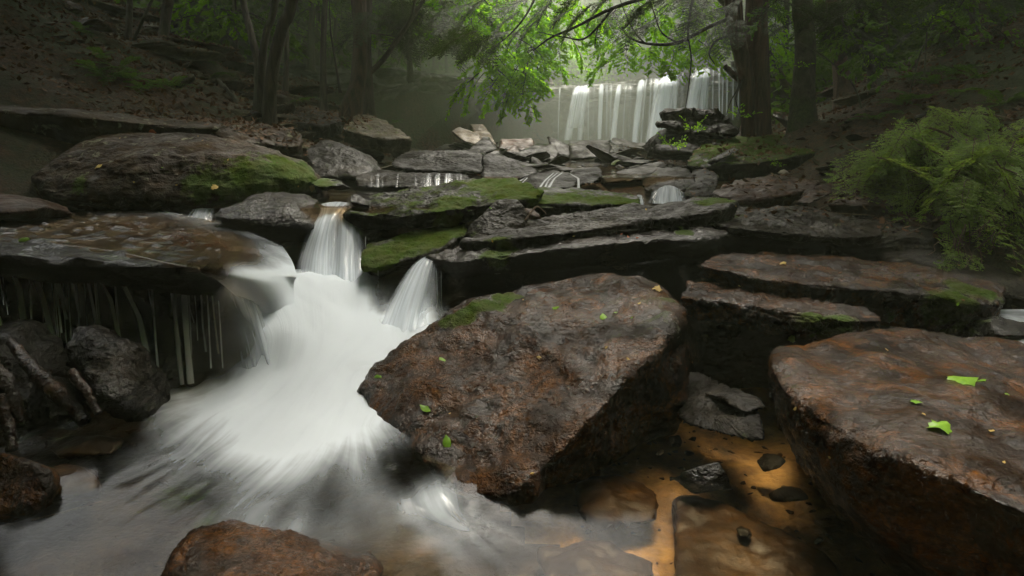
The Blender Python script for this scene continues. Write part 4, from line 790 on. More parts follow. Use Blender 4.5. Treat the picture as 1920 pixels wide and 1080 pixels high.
# drips from the shelf: thin strands, each its own part
dr = empty('water_drips', Z(180, 720, 0)); tag(dr, 'row of thin water strings dripping from the mossy edge of the left shelf', 'waterfall')
def string(parent, pts, w, mat, op=1.0, name='water_strand', w1=None):
    """thin rope of water: pts (px,py,Y); width in metres"""
    w1 = w1 or w; n = 22; A = np.array([tuple(D(*p)) for p in pts]); A = bicubic([[tuple(a)] for a in A], n, 1)[:, 0] if False else np.stack([np.interp(np.linspace(0, 1, n), np.linspace(0, 1, len(A)), A[:, k]) for k in range(3)], 1)
    k = 7; a = np.linspace(-1, 1, k)
    t = np.linspace(0, 1, n); ww = (w+(w1-w)*t)*(1+.08*np.sin(t*9+pts[0][0]))
    P = A[:, None, :]+np.stack([a[None, :]*ww[:, None]*.5, -(1-a[None, :]**2)*ww[:, None]*.45, 0*a[None, :]*t[:, None]], 2)
    o = world_obj(name, P.reshape(-1, 3), grid_faces(n, k), M[mat], parent=parent)
    f = op*np.sqrt(np.clip(1-a**2, 0, 1))[None, :]*np.clip(t*12, 0, 1)[:, None]
    fattr(o.data, 'foam', f); vattr(o.data, 'flow', np.stack([np.tile(a, n)*.4+pts[0][0], np.repeat(t, k)*2, np.zeros(n*k)], 1)); return o
for pts, w, op in (([(22, 505, 3.36), (38, 540, 3.3), (52, 660, 3.2)], .028, .8), ([(62, 508, 3.36), (82, 560, 3.28), (106, 660, 3.18)], .03, .9), 
                   ([(105, 515, 3.35), (125, 598, 3.25)], .015, 1), ([(133, 512, 3.35), (150, 595, 3.25)], .012, .8), ([(165, 525, 3.34), (182, 612, 3.2)], .014, 1), ([(186, 522, 3.34), (208, 560, 3.25), (222, 630, 3.15)], .018, .9), 
                   ([(228, 525, 3.33), (262, 595, 3.2), (290, 725, 3.03)], .025, .8), ([(284, 525, 3.32), (292, 640, 3.12), (300, 728, 3.03)], .01, .8),
                   ([(322, 530, 3.31), (330, 610, 3.15), (342, 720, 3.04)], .02, .9), ([(345, 535, 3.31), (350, 620, 3.12), (358, 718, 3.02)], .028, 1.1), ([(388, 530, 3.25), (396, 690, 3.05)], .008, .6), ([(410, 560, 3.2), (418, 690, 3.03)], .007, .6), ([(0, 590, 3.25), (10, 680, 3.1)], .01, .7), ([(-60, 500, 3.36), (-45, 660, 3.2)], .03, .8)):
    string(dr, pts, w*1.3, 'drip', op*1.8, w1=w*1.4)
for k in range(30):
    x = rg.uniform(-60, 400); l = rg.uniform(60, 210); y0 = float(np.interp(x, [0, 230, 400], [500, 525, 535]))
    string(dr, [(x, y0, 3.34), (x+rg.uniform(2, 8), y0+l*.5, 3.25), (x+rg.uniform(6, 16), y0+l, 3.12)], rg.uniform(.005, .014), 'drip', rg.uniform(.5, 1.4))
sheet('water_strand', [[(10, 500, 3.37, 0), (90, 505, 3.36, .1), (170, 515, 3.35, .16), (260, 525, 3.34, .2), (340, 530, 3.33, .2), (370, 535, 3.3, 0)], [(20, 590, 3.25, 0), (100, 600, 3.24, .12), (180, 605, 3.22, .15), (270, 620, 3.18, .2), (345, 620, 3.15, .18), (372, 620, 3.13, 0)], [(30, 690, 3.1, 0), (110, 700, 3.1, .1), (190, 710, 3.08, .16), (280, 725, 3.03, .22), (350, 720, 3.02, .2), (380, 718, 3.0, 0)]], 'fall_near', 40, 60, parent=dr, wob=.03, fscale=(2.5, 1))
st = empty('cascade', D(770, 350, 6.1)); tag(st, 'row of short white spills over the low step beyond the upper pool', 'waterfall')
for k in range(30):
    x = (rg.uniform(775, 868) if k % 4 else rg.uniform(675, 770)); o_ = rg.uniform(0, .12)+.5*math.exp(-((x-830)/28)**2)+.2*math.exp(-((x-725)/14)**2)+rg.uniform(-.1, .2)
    string(st, [(x, 325+rg.uniform(-1, 1), 6.45), (x-1, 332, 6.25), (x-2+rg.uniform(-2, 2), 351, 6.08)], rg.uniform(.006, .03), 'drip', max(.03, o_*.55), w1=rg.uniform(.015, .05))
st = empty('cascade', D(1050, 356, 5.9)); tag(st, 'thin water sliding over the brown rounded rock in the middle distance', 'waterfall')
for p in ([(1048, 322, 6.7), (1030, 336, 6.25), (1018, 358, 5.85)], [(1056, 322, 6.7), (1040, 334, 6.25), (1026, 356, 5.85)], [(1066, 324, 6.65), (1084, 334, 6.2), (1085, 356, 5.85)], [(984, 334, 6.3), (972, 340, 6.2), (966, 352, 6.1)], [(1040, 322, 6.7), (1022, 338, 6.2), (1010, 354, 5.9)], [(990, 332, 6.3), (980, 342, 6.2), (975, 352, 6.1)]): string(st, p, .02, 'drip', .45, w1=.04)
thin = empty('water_drips', Z(800, 600, 0)); tag(thin, 'few hair-thin drips beside the right-hand cascade', 'waterfall')
for pts, w, op in (([(818, 500, 3.9), (822, 590, 3.8)], .008, .8), ([(827, 505, 3.9), (828, 592, 3.8)], .006, .7), ([(686, 440, 4.3), (684, 500, 4.2)], .008, .5), ([(709, 505, 4.0), (709, 540, 4.0)], .005, .5)):
    string(thin, pts, w, 'drip', op)

# the big waterfall: strands hung from the ledge
wf = empty('waterfall', D(1200, 272, 20)); tag(wf, 'big white waterfall in the mist at the head of the glen', 'waterfall')
def topY(px): return float(np.interp(px, [1060, 1085, 1130, 1163, 1205, 1250, 1290, 1320, 1345, 1370, 1400], [164, 162, 158, 159, 150, 142, 135, 130, 128, 126, 125]))
def fallY(px):   # distance of the ledge edge along this column
    best = None
    x = LV[:, 12:24, 0]; y = LV[:, 12:24, 1]; pp = 960+F*x/(y*cp-(2.8-CAMZ)*sp_)
    i = np.unravel_index(np.argmin(np.abs(pp-px)+.0*y), pp.shape); col = i[0]; return float(LV[max(0, col-3):col+4, 10:40, 1].min())-.08
def big_strand(x0, x1, xb0, xb1, yb, op):
    Yt = min(fallY(x0), fallY(x1)); a = (x0+x1)/2
    if x1-x0 < 9: op *= rg.uniform(.5, .9); x0 -= 1; x1 += 1
    sk = rg.uniform(-3, 1); xb0 += sk; xb1 += sk
    rows = []
    for t in (0, .04, .14, .3, .5, .75, 1.0):
        s = t**.75; Y = Yt+.35*(1-min(1, t/.08))-.9*math.sqrt(t)*.6-.0
        l, r = x0+(xb0-x0)*s, x1+(xb1-x1)*s; py = topY(a)+(yb-topY(a))*t
        o = min(1.4, op*1.6)*(.7 if t < .03 else 1)*(1 if t < .9 else .8)
        rows.append([(l, py+3*(1-t), Y+.05, 0), (l*.7+r*.3, py, Y, o*rg.uniform(.55, .85)), ((l+r)/2, py-1*(1-t), Y-.02, o), (l*.3+r*.7, py, Y, o*rg.uniform(.55, .85)), (r, py+3*(1-t), Y+.05, 0)])
    sheet('water_strand', rows, 'fall', 40, 22, parent=wf, wob=.05)
for a in ((1074, 1128, 1056, 1130, 264, .1), (1140, 1215, 1130, 1212, 272, .06), (1215, 1290, 1200, 1285, 268, .14), (1290, 1395, 1280, 1395, 225, .12), (1076, 1094, 1055, 1074, 263, 1.0), (1090, 1106, 1082, 1096, 263, 1.1), (1080, 1104, 1062, 1098, 240, .45), (1100, 1106, 1102, 1107, 263, .6), (1048, 1052, 1047, 1051, 263, .4), (1122, 1134, 1120, 1130, 262, 1.0), (1134, 1142, 1133, 1142, 262, .5), (1142, 1150, 1142, 1150, 262, .35), (1156, 1168, 1142, 1157, 274, 1.05), (1172, 1177, 1166, 1171, 272, .4),
          (1196, 1212, 1184, 1200, 276, 1.1), (1208, 1216, 1198, 1208, 276, .6), (1180, 1184, 1178, 1182, 272, .3), (1226, 1240, 1218, 1236, 276, .7), (1238, 1268, 1206, 1250, 276, 1.25), (1246, 1272, 1222, 1262, 270, .8), (1262, 1274, 1256, 1270, 262, .5), (1276, 1284, 1276, 1282, 260, .3),
          (1302, 1328, 1276, 1312, 225, 1.25), (1318, 1334, 1304, 1328, 225, .9), (1334, 1340, 1332, 1338, 225, .5), (1346, 1350, 1346, 1350, 225, .5), (1354, 1358, 1353, 1357, 225, .5), (1362, 1367, 1362, 1366, 225, .45), (1372, 1376, 1371, 1375, 225, .35), (1382, 1386, 1382, 1386, 225, .3), (1296, 1302, 1292, 1298, 225, .4), (1218, 1224, 1214, 1220, 270, .35), (1112, 1116, 1112, 1116, 262, .3)):
    big_strand(*a)

# ------------------------------------------------------------------ foliage pieces
def leaf_template(kind='ovate'):
    if kind == 'ovate':
        o = [(0, 0), (.16, .22), (.26, .45), (.20, .72), (0, 1), (-.20, .72), (-.26, .45), (-.16, .22)]
        V = [(x, y, -abs(x)*.35-.12*y*y) for x, y in o]; V.append((0, .5, .0)); n = 8
        return np.array(V), np.array([[i, (i+1) % n, n] for i in range(n)])
    if kind == 'quad':
        return np.array([(0, 0, 0), (.26, .5, -.08), (0, 1, -.1), (-.26, .5, -.08)]), np.array([[0, 1, 2], [0, 2, 3]])
    if kind == 'maple':
        tips = [(0, 0), (.14, .06), (.34, .08), (.34, .24), (.46, .44), (.32, .48), (.27, .70), (.15, .70), (0, 1), (-.15, .70), (-.27, .68), (-.32, .46), (-.46, .42), (-.34, .22), (-.34, .06), (-.14, .08)]
        V = [(x, y, -.12*abs(x)+.05*math.sin(7*x+5*y)) for x, y in tips]; V.append((0, .38, .03)); n = len(tips)
        return np.array(V), np.array([[i, (i+1) % n, n] for i in range(n)])
def rotmats(n, rng, up=.5):
    """random frames; y axis = leaf direction, z = leaf normal leaning upwards by 'up'"""
    d = rng.normal(size=(n, 3)); d[:, 2] *= .6; d[:, 2] -= .25; d /= np.linalg.norm(d, axis=1)[:, None]
    z = rng.normal(size=(n, 3))*(1-up)+np.array([0, 0, 1])*up*1.5; z -= (z*d).sum(1)[:, None]*d; z /= np.linalg.norm(z, axis=1)[:, None]
    x = np.cross(d, z); return np.stack([x, d, z], 2)
def scatter(TV, TT, P, Rm, s):
    V = np.einsum('nij,kj->nki', Rm, TV)*np.asarray(s)[:, None, None]+P[:, None, :]
    T = TT[None]+(np.arange(len(P))*len(TV))[:, None, None]; return V.reshape(-1, 3), T.reshape(-1, 3)
def tube(path, rad, k=6, cap=True):
    path = np.asarray(path, float); rad = np.asarray(rad, float); n = len(path)
    tg = np.gradient(path, axis=0); tg /= np.linalg.norm(tg, axis=1)[:, None]+1e-9
    a = np.tile([.31, .95, .05], (n, 1)); a -= (a*tg).sum(1)[:, None]*tg; a /= np.linalg.norm(a, axis=1)[:, None]; b = np.cross(tg, a)
    th = np.linspace(0, 2*math.pi, k, endpoint=False)
    V = path[:, None]+rad[:, None, None]*(np.cos(th)[None, :, None]*a[:, None]+np.sin(th)[None, :, None]*b[:, None])
    i = np.arange(n-1)[:, None]*k; j = np.arange(k)[None]; j2 = (j+1) % k
    Qd = np.stack([(i+j).ravel(), (i+j2).ravel(), (i+k+j2).ravel(), (i+k+j).ravel()], 1)
    return V.reshape(-1, 3), quads_to_tris(Qd)
def join(parts):
    Vs, Ts, Ms, off = [], [], [], 0
    for V, T, m in parts:
        Vs.append(V); Ts.append(T+off); Ms.append(np.full(len(T), m)); off += len(V)
    return np.concatenate(Vs), np.concatenate(Ts), np.concatenate(Ms)
def leafy_bough(seed, L=1.2, nt=14, per=9, ls=.07, spread=.5, kind='ovate', droop=.35):
    """drooping branch end: a stem along +Y with side twigs and leaves in flat layers"""
    rng = np.random.default_rng(seed); parts = []
    t = np.linspace(0, 1, 8); stem = np.stack([.06*np.sin(t*4+seed)*L, t*L, -droop*L*t*t], 1); parts.append((*tube(stem, .012*L*(1-.85*t)+.001, 4), 1))
    LP, LD = [], []
    for i in range(nt):
        a = rng.uniform(.12, 1); b = np.array([np.interp(a, t, stem[:, k]) for k in range(3)]); sd = 1 if i % 2 else -1
        ln = spread*L*(1.1-a*.6)*rng.uniform(.6, 1.1); dirv = np.array([sd*rng.uniform(.6, 1), rng.uniform(.3, .8), rng.uniform(-.25, .15)]); dirv /= np.linalg.norm(dirv)
        tt = np.linspace(0, 1, 5); tw = b+dirv*ln*tt[:, None]+np.array([0, 0, -droop*ln*.6])*(tt**2)[:, None]; parts.append((*tube(tw, .004*L*(1-.8*tt)+.0008, 3), 1))
        for j in range(per):
            q = rng.uniform(.15, 1.02); LP.append([np.interp(q, tt, tw[:, k]) for k in range(3)]); LD.append(dirv+np.array([sd*0, .5, 0])+rng.normal(size=3)*.5)
    LP = np.array(LP); LD = np.array(LD); LD[:, 2] -= .25; LD /= np.linalg.norm(LD, axis=1)[:, None]
    z = np.array([0, 0, 1])+rng.normal(size=LP.shape)*.35; z -= (z*LD).sum(1)[:, None]*LD; z /= np.linalg.norm(z, axis=1)[:, None]; Rm = np.stack([np.cross(LD, z), LD, z], 2)
    V, T = scatter(*leaf_template(kind), LP, Rm, ls*rng.uniform(.6, 1.2, len(LP))); parts.append((V, T, 0)); return join(parts)
def hemlock_bough(seed, L=.6, nt=16, nl=1.0, droop=.3, needle=.016, sub=7):
    """flat feathery spray: stem, side twigs, sub-twigs with two rows of short needles"""
    rng = np.random.default_rng(seed); parts = []
    t = np.linspace(0, 1, 8); stem = np.stack([.05*np.sin(t*3+seed)*L, t*L, -droop*L*t*t], 1); parts.append((*tube(stem, .008*L*(1-.85*t)+.0008, 4), 1))
    P, Dv = [], []
    def needles(p0, d, ln):
        n = max(3, int(ln/needle*1.6))
        for j in range(n):
            for sd in (-1, 1):
                q = p0+d*ln*(j+.5)/n; sidev = np.array([-d[1], d[0], 0])*sd; P.append(q+np.array([0, 0, -droop*.4*(ln*(j/n))])); Dv.append(sidev*.9+d*.45+rng.normal(size=3)*.12)
    for i in range(nt):
        a = (i+.5)/nt*.95+.03; b = np.array([np.interp(a, t, stem[:, k]) for k in range(3)]); sd = 1 if i % 2 else -1
        ln = L*.42*math.sin(math.pi*min(1, a*.75+.22))*rng.uniform(.75, 1.1); an = R(rng.uniform(45, 62)); d = np.array([sd*math.sin(an), math.cos(an), rng.uniform(-.15, .05)])
        parts.append((*tube(np.array([b, b+d*ln*.5, b+d*ln+np.array([0, 0, -.1*ln])]), np.array([.003, .002, .001])*L*1.6, 3), 1)); needles(b, d, ln)
        for j in range(sub):
            aa = (j+.6)/sub; bb = b+d*ln*aa; s2 = 1 if j % 2 else -1; an2 = an*sd+s2*R(45); d2 = np.array([math.sin(an2), math.cos(an2), rng.uniform(-.2, .05)]); needles(bb, d2, ln*.38*(1.1-aa))
    P = np.array(P); Dv = np.array(Dv); Dv /= np.linalg.norm(Dv, axis=1)[:, None]
    z = np.array([0, 0, 1])+rng.normal(size=P.shape)*.3; z -= (z*Dv).sum(1)[:, None]*Dv; z /= np.linalg.norm(z, axis=1)[:, None]; Rm = np.stack([np.cross(Dv, z), Dv, z], 2)
    TV = np.array([(-.22, 0, 0), (.22, 0, 0), (0, 1, 0)]); V, T = scatter(TV, np.array([[0, 1, 2]]), P, Rm, needle*nl*rng.uniform(.8, 1.3, len(P))); parts.append((V, T, 0)); return join(parts)
def mk(fn, n, name, mats, **kw):
    out = []
    for k in range(n):
        V, T, mi = fn(k+1, **kw); out.append(mesh(name, V, T, mats, False, mi))
    return out
LB = mk(leafy_bough, 4, 'leafy_bough', [M['leaf_bright'], M['twig']], L=1.5, nt=26, per=14, ls=.12)
LBf = mk(leafy_bough, 3, 'leafy_bough', [M['leaf_canopy'], M['twig']], L=2.0, nt=16, per=10, ls=.17)
HBd = mk(hemlock_bough, 3, 'hemlock_bough', [M['hemlock_dark'], M['twig']], L=1.3, nt=30, needle=.032, sub=8, droop=.35)
HBb = mk(hemlock_bough, 4, 'hemlock_bough', [M['hemlock_bush'], M['root']], L=.55, nt=16, needle=.024, sub=6, droop=.45)
def place_bough(parent, me, P, yaw, pitch, roll, s, name='bough'):
    o = obj(name, me, parent); o.location = Vector(P)-parent.location; o.rotation_euler = (pitch, roll, yaw); o.scale = (s, s, s); return o

def crown_mesh(seed, n=4200, ls=.26, mat='leaf_canopy'):
    rng = np.random.default_rng(seed); nc = 34
    C = rng.normal(size=(nc, 3)); C /= np.linalg.norm(C, axis=1)[:, None]; C *= (rng.uniform(.25, 1, (nc, 1))**.6)*np.array([2.6, 2.6, 2.0])
    idx = rng.integers(0, nc, n); off = rng.normal(size=(n, 3))*np.array([.55, .55, .28]); P = C[idx]+off
    Rm = rotmats(n, rng, .55); V, T = scatter(*leaf_template('quad'), P, Rm, ls*rng.uniform(.7, 1.3, n)); return mesh('crown', V, T, M[mat], False)
CROWN = [crown_mesh(k) for k in range(3)]
CROWNB = [crown_mesh(20+k, 3000, .24, 'leaf_bright') for k in range(2)]
CROWNC = [crown_mesh(10+k, 3600, .24, 'hemlock_dark') for k in range(2)]

# ------------------------------------------------------------------ trees
def trunk_geo(pts, k=14, n=40, rough=.06, flare=.5, seed=0):
    A = np.array([[*D(a, b, c), r] for a, b, c, r in pts]) if not isinstance(pts[0][0], Vector) else np.array([[*v, r] for v, r in pts])
    A = np.stack([bicubic([[tuple(q)] for q in A], n, 2)[:, 0][:, j] for j in range(4)], 1) if False else catmull(A, n)
    t = np.linspace(0, 1, n); h = A[:, 2]-A[0, 2]; rad = A[:, 3]*.86*(1+flare*np.exp(-np.maximum(h, 0)/(A[0, 3]*2.2)))
    V, T = tube(A[:, :3], rad, k); th = np.tile(np.linspace(0, 6.283, k, endpoint=False), n)
    P = np.stack([np.cos(th)*1.3, np.sin(th)*1.3, np.repeat(A[:, 2], k)*1.1+seed*4], 1)
    c = np.repeat(A[:, :3], k, 0); V = c+(V-c)*(1+rough*3*fbm(P, 3)+.18*np.exp(-np.repeat(h, k)/.25)*np.sin(th*4+seed))[:, None]
    return V, T
def catmull(A, n):
    L = len(A); t = np.linspace(0, L-1, n); i = np.clip(t.astype(int), 0, L-2); f = (t-i)[:, None]
    p0 = A[np.clip(i-1, 0, L-1)]; p1 = A[i]; p2 = A[i+1]; p3 = A[np.clip(i+2, 0, L-1)]
    return .5*((2*p1)+(-p0+p2)*f+(2*p0-5*p1+4*p2-p3)*f*f+(-p0+3*p1-3*p2+p3)*f**3)
def tree(label, stems, mat='bark', crown=None, crown_z=8.0, crown_s=.8, group=None, limbs=(), name='tree', k=14, crown_kind=None):
    """stems: list of traced stems [(px,py,Y,radius)...] that start at the ground"""
    b = D(*stems[0][0][:3]); r = empty(name, b); tag(r, label, 'tree', group)
    for i, st in enumerate(stems):
        st = list(st); a, c = D(*st[-2][:3]), D(*st[-1][:3]); dv = (c-a).normalized(); rr0 = st[-1][3]
        pts = [(D(*q[:3]), q[3]) for q in st]; h = max(.5, crown_z-c.z); dv = (dv+Vector((0, 0, .6))).normalized()
        pts.append((c+dv*h*.5, rr0*.85)); pts.append((c+dv*h, rr0*.5)); pts[0] = (pts[0][0]-Vector((0, 0, .15)), pts[0][1])
        V, T = trunk_geo(pts, k=k, seed=i+st[0][0]*.01); world_obj('trunk', V, T, M[mat], parent=r)
        top = pts[-1][0]
    for lb in limbs:
        A = catmull(np.array([[*D(*q[:3]), q[3]] for q in lb]), 14); V, T = tube(A[:, :3], A[:, 3], 6); world_obj('limb', V, T, M[mat], parent=r)
    if crown is not False:
        cm = (crown_kind or CROWN)[rg.randrange(len(crown_kind or CROWN))]; o = obj('crown', cm, r); o.location = top+Vector((0, 0, .6*crown_s))-r.location
        o.rotation_euler = (0, 0, rg.uniform(0, 6.28)); o.scale = (crown_s, crown_s, crown_s*.8)
    return r
# left side, nearest first
tree('thick mossy trunk leaning right at the upper left corner', [[(25, 115, 9.6, .16), (50, 70, 9.8, .13), (72, 20, 10, .12), (90, -30, 10.2, .11)]], 'bark_lichen')
tree('thin dark trunk above the ferny patch with a leaning twig', [[(235, 165, 9.4, .09), (240, 90, 9.4, .06), (243, 20, 9.5, .05), (240, -30, 9.6, .045)]], limbs=[[(240, 100, 9.4, .03), (262, 50, 9.2, .022), (285, 0, 9.0, .018), (300, -30, 8.9, .012)]])
tree('dark straight trunk right of the ferny patch', [[(296, 150, 9.8, .10), (304, 90, 9.9, .085), (312, 20, 10, .085), (316, -30, 10, .08)]])
tree('clump of slender stems splaying from one foot on the left bank', [[(486, 215, 8.6, .10), (484, 130, 8.7, .055), (470, 60, 8.8, .05), (452, -20, 9, .045)], [(488, 215, 8.6, .08), (492, 120, 8.6, .06), (500, 60, 8.6, .055), (520, -20, 8.6, .05)], [(500, 212, 8.6, .10), (512, 130, 8.5, .085), (530, 50, 8.5, .08), (552, -20, 8.5, .08)], [(486, 180, 8.7, .03), (480, 100, 8.9, .03), (462, 30, 9.1, .03)]])
tree('pale slim trunk just right of the stem clump', [[(533, 180, 10.5, .06), (537, 110, 10.6, .045), (538, 30, 10.8, .04), (540, -20, 11, .04)]])
tree('slim grey trunk standing among the hillside rocks', [[(606, 195, 11, .07), (606, 110, 11.1, .06), (608, 30, 11.2, .055), (610, -20, 11.3, .05)]])
tree('thin bare sapling bending left of the big misty trunk', [[(637, 158, 12, .025), (628, 110, 12, .02), (620, 60, 12, .016), (618, 20, 12, .012)]], crown=False)
tree('big broad trunk with spreading roots in the mist', [[(655, 205, 11.5, .16), (672, 150, 11.6, .15), (675, 80, 11.7, .15), (672, -20, 11.8, .15)]], 'bark_red', limbs=[[(668, 170, 11.5, .12), (652, 190, 11.4, .09), (640, 218, 11.3, .05)]])
tree('upright grey trunk touching the big misty trunk', [[(692, 212, 11.8, .11), (690, 140, 11.9, .09), (688, 60, 12, .085), (690, -20, 12, .085)]], limbs=[[(690, 140, 11.9, .05), (720, 110, 11.8, .045), (755, 60, 11.6, .04), (775, 30, 11.5, .035), (800, -10, 11.4, .03)], [(772, 35, 11.5, .03), (778, 0, 11.4, .025), (782, -20, 11.3, .02)], [(690, 62, 12, .02), (720, 65, 11.9, .014), (760, 72, 11.8, .008)]])
for i, (px, Y, r, py0, ln) in enumerate(((582, 15, .08, 120, 2), (560, 17, .06, 95, -3), (596, 17, .05, 100, 0), (625, 16, .05, 110, 4), (640, 18, .08, 105, -8), (655, 19, .05, 110, 2), (430, 17, .07, 60, 3), (350, 16, .06, 50, -4), (395, 18, .08, 60, 3), (735, 18, .06, 130, 3), (756, 22, .05, 128, -3), (790, 21, .07, 130, 2), (812, 24, .06, 130, 4), (838, 22, .05, 128, -5), (715, 21, .05, 125, -3), (870, 24, .07, 132, 3), (522, 19, .05, 80, 2), (130, 14, .08, 30, 5), (180, 15, .06, 30, -3), (460, 20, .05, 70, 0))):
    tree('slim distant trunk standing in the green mist of the left woods', [[(px, py0, Y, r*1.2), (px+ln, py0-60, Y, r), (px+2*ln, py0-120, Y, r*.9), (px+3*ln, -60, Y, r*.85)]], group='slim trunks in the mist of the left woods', k=8, crown_z=7, crown_s=rg.uniform(.9, 1.3))
# right side
twin = tree('twin dark reddish trunks standing on the moss-topped slab beside the waterfall', [[(1418, 246, 8.6, .17), (1420, 180, 8.6, .155), (1420, 90, 8.6, .15), (1420, -20, 8.6, .15)], [(1412, 246, 8.55, .12), (1400, 160, 8.5, .11), (1384, 80, 8.5, .105), (1370, -20, 8.5, .11)], [(1400, 150, 8.6, .05), (1396, 80, 8.7, .045), (1386, -10, 8.8, .04)]], 'bark_red', crown_kind=CROWNC, crown_z=10, crown_s=.7,
    limbs=[[(1400, 160, 8.5, .05), (1378, 142, 8.4, .045), (1360, 125, 8.3, .035)]])
tree('lichen-crusted grey trunk right of the twin trunks', [[(1508, 258, 8.0, .20), (1504, 200, 8.0, .15), (1508, 100, 8.0, .13), (1506, 40, 8.0, .12), (1502, -20, 8.0, .12)]], 'bark_lichen', crown_kind=CROWNC)
tree('split pale trunk further back on the right bank', [[(1590, 210, 9.5, .17), (1578, 150, 9.6, .13), (1568, 60, 9.8, .12), (1562, -20, 10, .12)]], 'bark_red')
tree('slim trunk with a root foot on the right hillside', [[(1875, 190, 9.5, .12), (1858, 130, 9.6, .07), (1848, 60, 9.8, .06), (1842, -20, 10, .06)]], 'bark_red')
tree('mossy trunk at the right edge of the hillside', [[(1900, 185, 9.2, .10), (1897, 110, 9.3, .085), (1895, 40, 9.4, .08), (1890, -20, 9.5, .08)]], 'bark_lichen')
for i, (px, Y, r, py0, ln) in enumerate(((1660, 13, .09, 150, -2), (1640, 15, .07, 130, 2), (1740, 14, .09, 120, 3), (1790, 15, .08, 90, -3), (1820, 13, .06, 110, 2), (1470, 16, .09, 150, 2), (1545, 15, .08, 150, -2), (1610, 17, .1, 130, 1), (1700, 17, .1, 100, 1))):
    tree('dim trunk in the shade of the right hillside', [[(px, py0, Y, r*1.2), (px+ln, py0-60, Y, r), (px+2*ln, py0-120, Y, r*.9), (px+3*ln, -60, Y, r*.85)]], group='dim trunks on the right hillside', k=8, crown_z=7, crown_kind=CROWNC, crown_s=1.2)

# unseen trees added to shade the glen and block the sky behind us
for i, (x, y, h, s) in enumerate(((-5.0, 2.6, 7.5, .9), (-7, 3, 6.5, 1.6), (-10, 7, 8, 1.7), (-6, 6, 8.5, 1.4), (-7, 11.5, 9, 1.4), (10, 9.5, 8.5, 1.6), (12, 14, 9.5, 1.7), (5, -3, 7, 1.7), (-4, -3, 7, 1.8), (0, -5, 8, 1.9), (-1.5, -2, 7.5, 1.4), (-5, -8, 6, 1.9), (0, -9, 6, 2.0), (5, -8, 6, 2.0), (-9, -5, 6, 2), (10, -4, 6, 1.8), (2.5, -11, 4, 2), (-2.5, -11, 4, 2), (-7, -11, 4, 2), (7, -11, 4, 2), (-12, -9, 5, 2.2), (12, -9, 5, 2.2), (-12, 2, 6, 2), (14, 4, 6, 2))):
    g = gz(x, y); r = empty('tree', (x, y, g)); tag(r, 'unseen forest tree added beyond the edge of the picture to shade the glen', 'tree', 'forest trees roofing the glen')
    V, T = trunk_geo([(Vector((x, y, g-.1)), .16), (Vector((x+.1, y, g+2)), .13), (Vector((x, y+.1, g+h*.6)), .11), (Vector((x, y, g+h)), .05)], k=8, n=16, seed=i); world_obj('trunk', V, T, M['bark'], parent=r)
    for j in range(3):
        lean = (-2.3, 2.6) if (x, y) == (4.8, 2.6) else (2.6, 2.8) if (x, y) == (-5.0, 2.6) else (0, 0)  # crown pushed out over the stream to shade the near water
        o = obj('crown', (CROWN if i % 3 else CROWNC)[(i+j) % 2], r); o.location = (rg.uniform(-.8, .8)+lean[0], rg.uniform(-.8, .8)+lean[1], h-.4+j*1.0-(1.4 if y < -2 else 0)); o.rotation_euler = (0, 0, rg.uniform(0, 6)); o.scale = (s, s, s*.7)

# woods on the plateau behind the ledge and the slope beyond
def woods(pts, label, group, s0, s1, h0, h1, cm=None):
    for (x, y) in pts:
        g = gz(x, y); h = rg.uniform(h0, h1); s = rg.uniform(s0, s1); r = empty('tree', (x, y, g)); tag(r, label, 'tree', group)
        V, T = trunk_geo([(Vector((x, y, g-.1)), .12), (Vector((x+rg.uniform(-.2, .2), y, g+h*.5)), .09), (Vector((x+rg.uniform(-.3, .3), y, g+h)), .05)], k=7, n=10, seed=x); world_obj('trunk', V, T, M['bark'], parent=r)
        o = obj('crown', rg.choice(cm or CROWN), r); o.location = (0, 0, h); o.rotation_euler = (0, 0, rg.uniform(0, 6)); o.scale = (s, s, s*.8)
woods([(rg.uniform(-14, -3.5), rg.uniform(20, 34)) for _ in range(22)], 'leafy tree in the misty woods behind the left ledge', 'leafy trees behind the left ledge', .8, 1.2, 2.5, 6)
woods([(rg.uniform(-4, 16), rg.uniform(30, 42)) for _ in range(26)], 'pale misty tree on the far slope above the waterfall', 'misty trees on the slope above the waterfall', .9, 1.4, 2.5, 5)
woods([(rg.uniform(5.5, 16), rg.uniform(20, 28)) for _ in range(12)], 'leafy tree in the woods right of the waterfall top', 'leafy trees right of the waterfall top', .7, 1.1, 2.5, 5)

woods([(rg.uniform(-3, 14), rg.uniform(23.5, 36)) for _ in range(60)], 'low leafy shrub in the pale mist above the waterfall', 'leafy shrubs in the mist above the waterfall', .5, 1.1, .4, 2.6, CROWNB+CROWN)
woods([(rg.uniform(-15, -3), rg.uniform(17.5, 27)) for _ in range(34)], 'bright understorey shrub behind the trunks of the left woods', 'understorey shrubs of the left woods', .3, .7, .8, 3.2, CROWNB+CROWN)
woods([(rg.uniform(7, 15), rg.uniform(12, 20)) for _ in range(10)]+[(rg.uniform(10, 19), rg.uniform(12, 19)) for _ in range(16)], 'understorey shrub on the upper right hillside', 'understorey shrubs of the right hillside', .35, .8, 1, 2.6, CROWN)
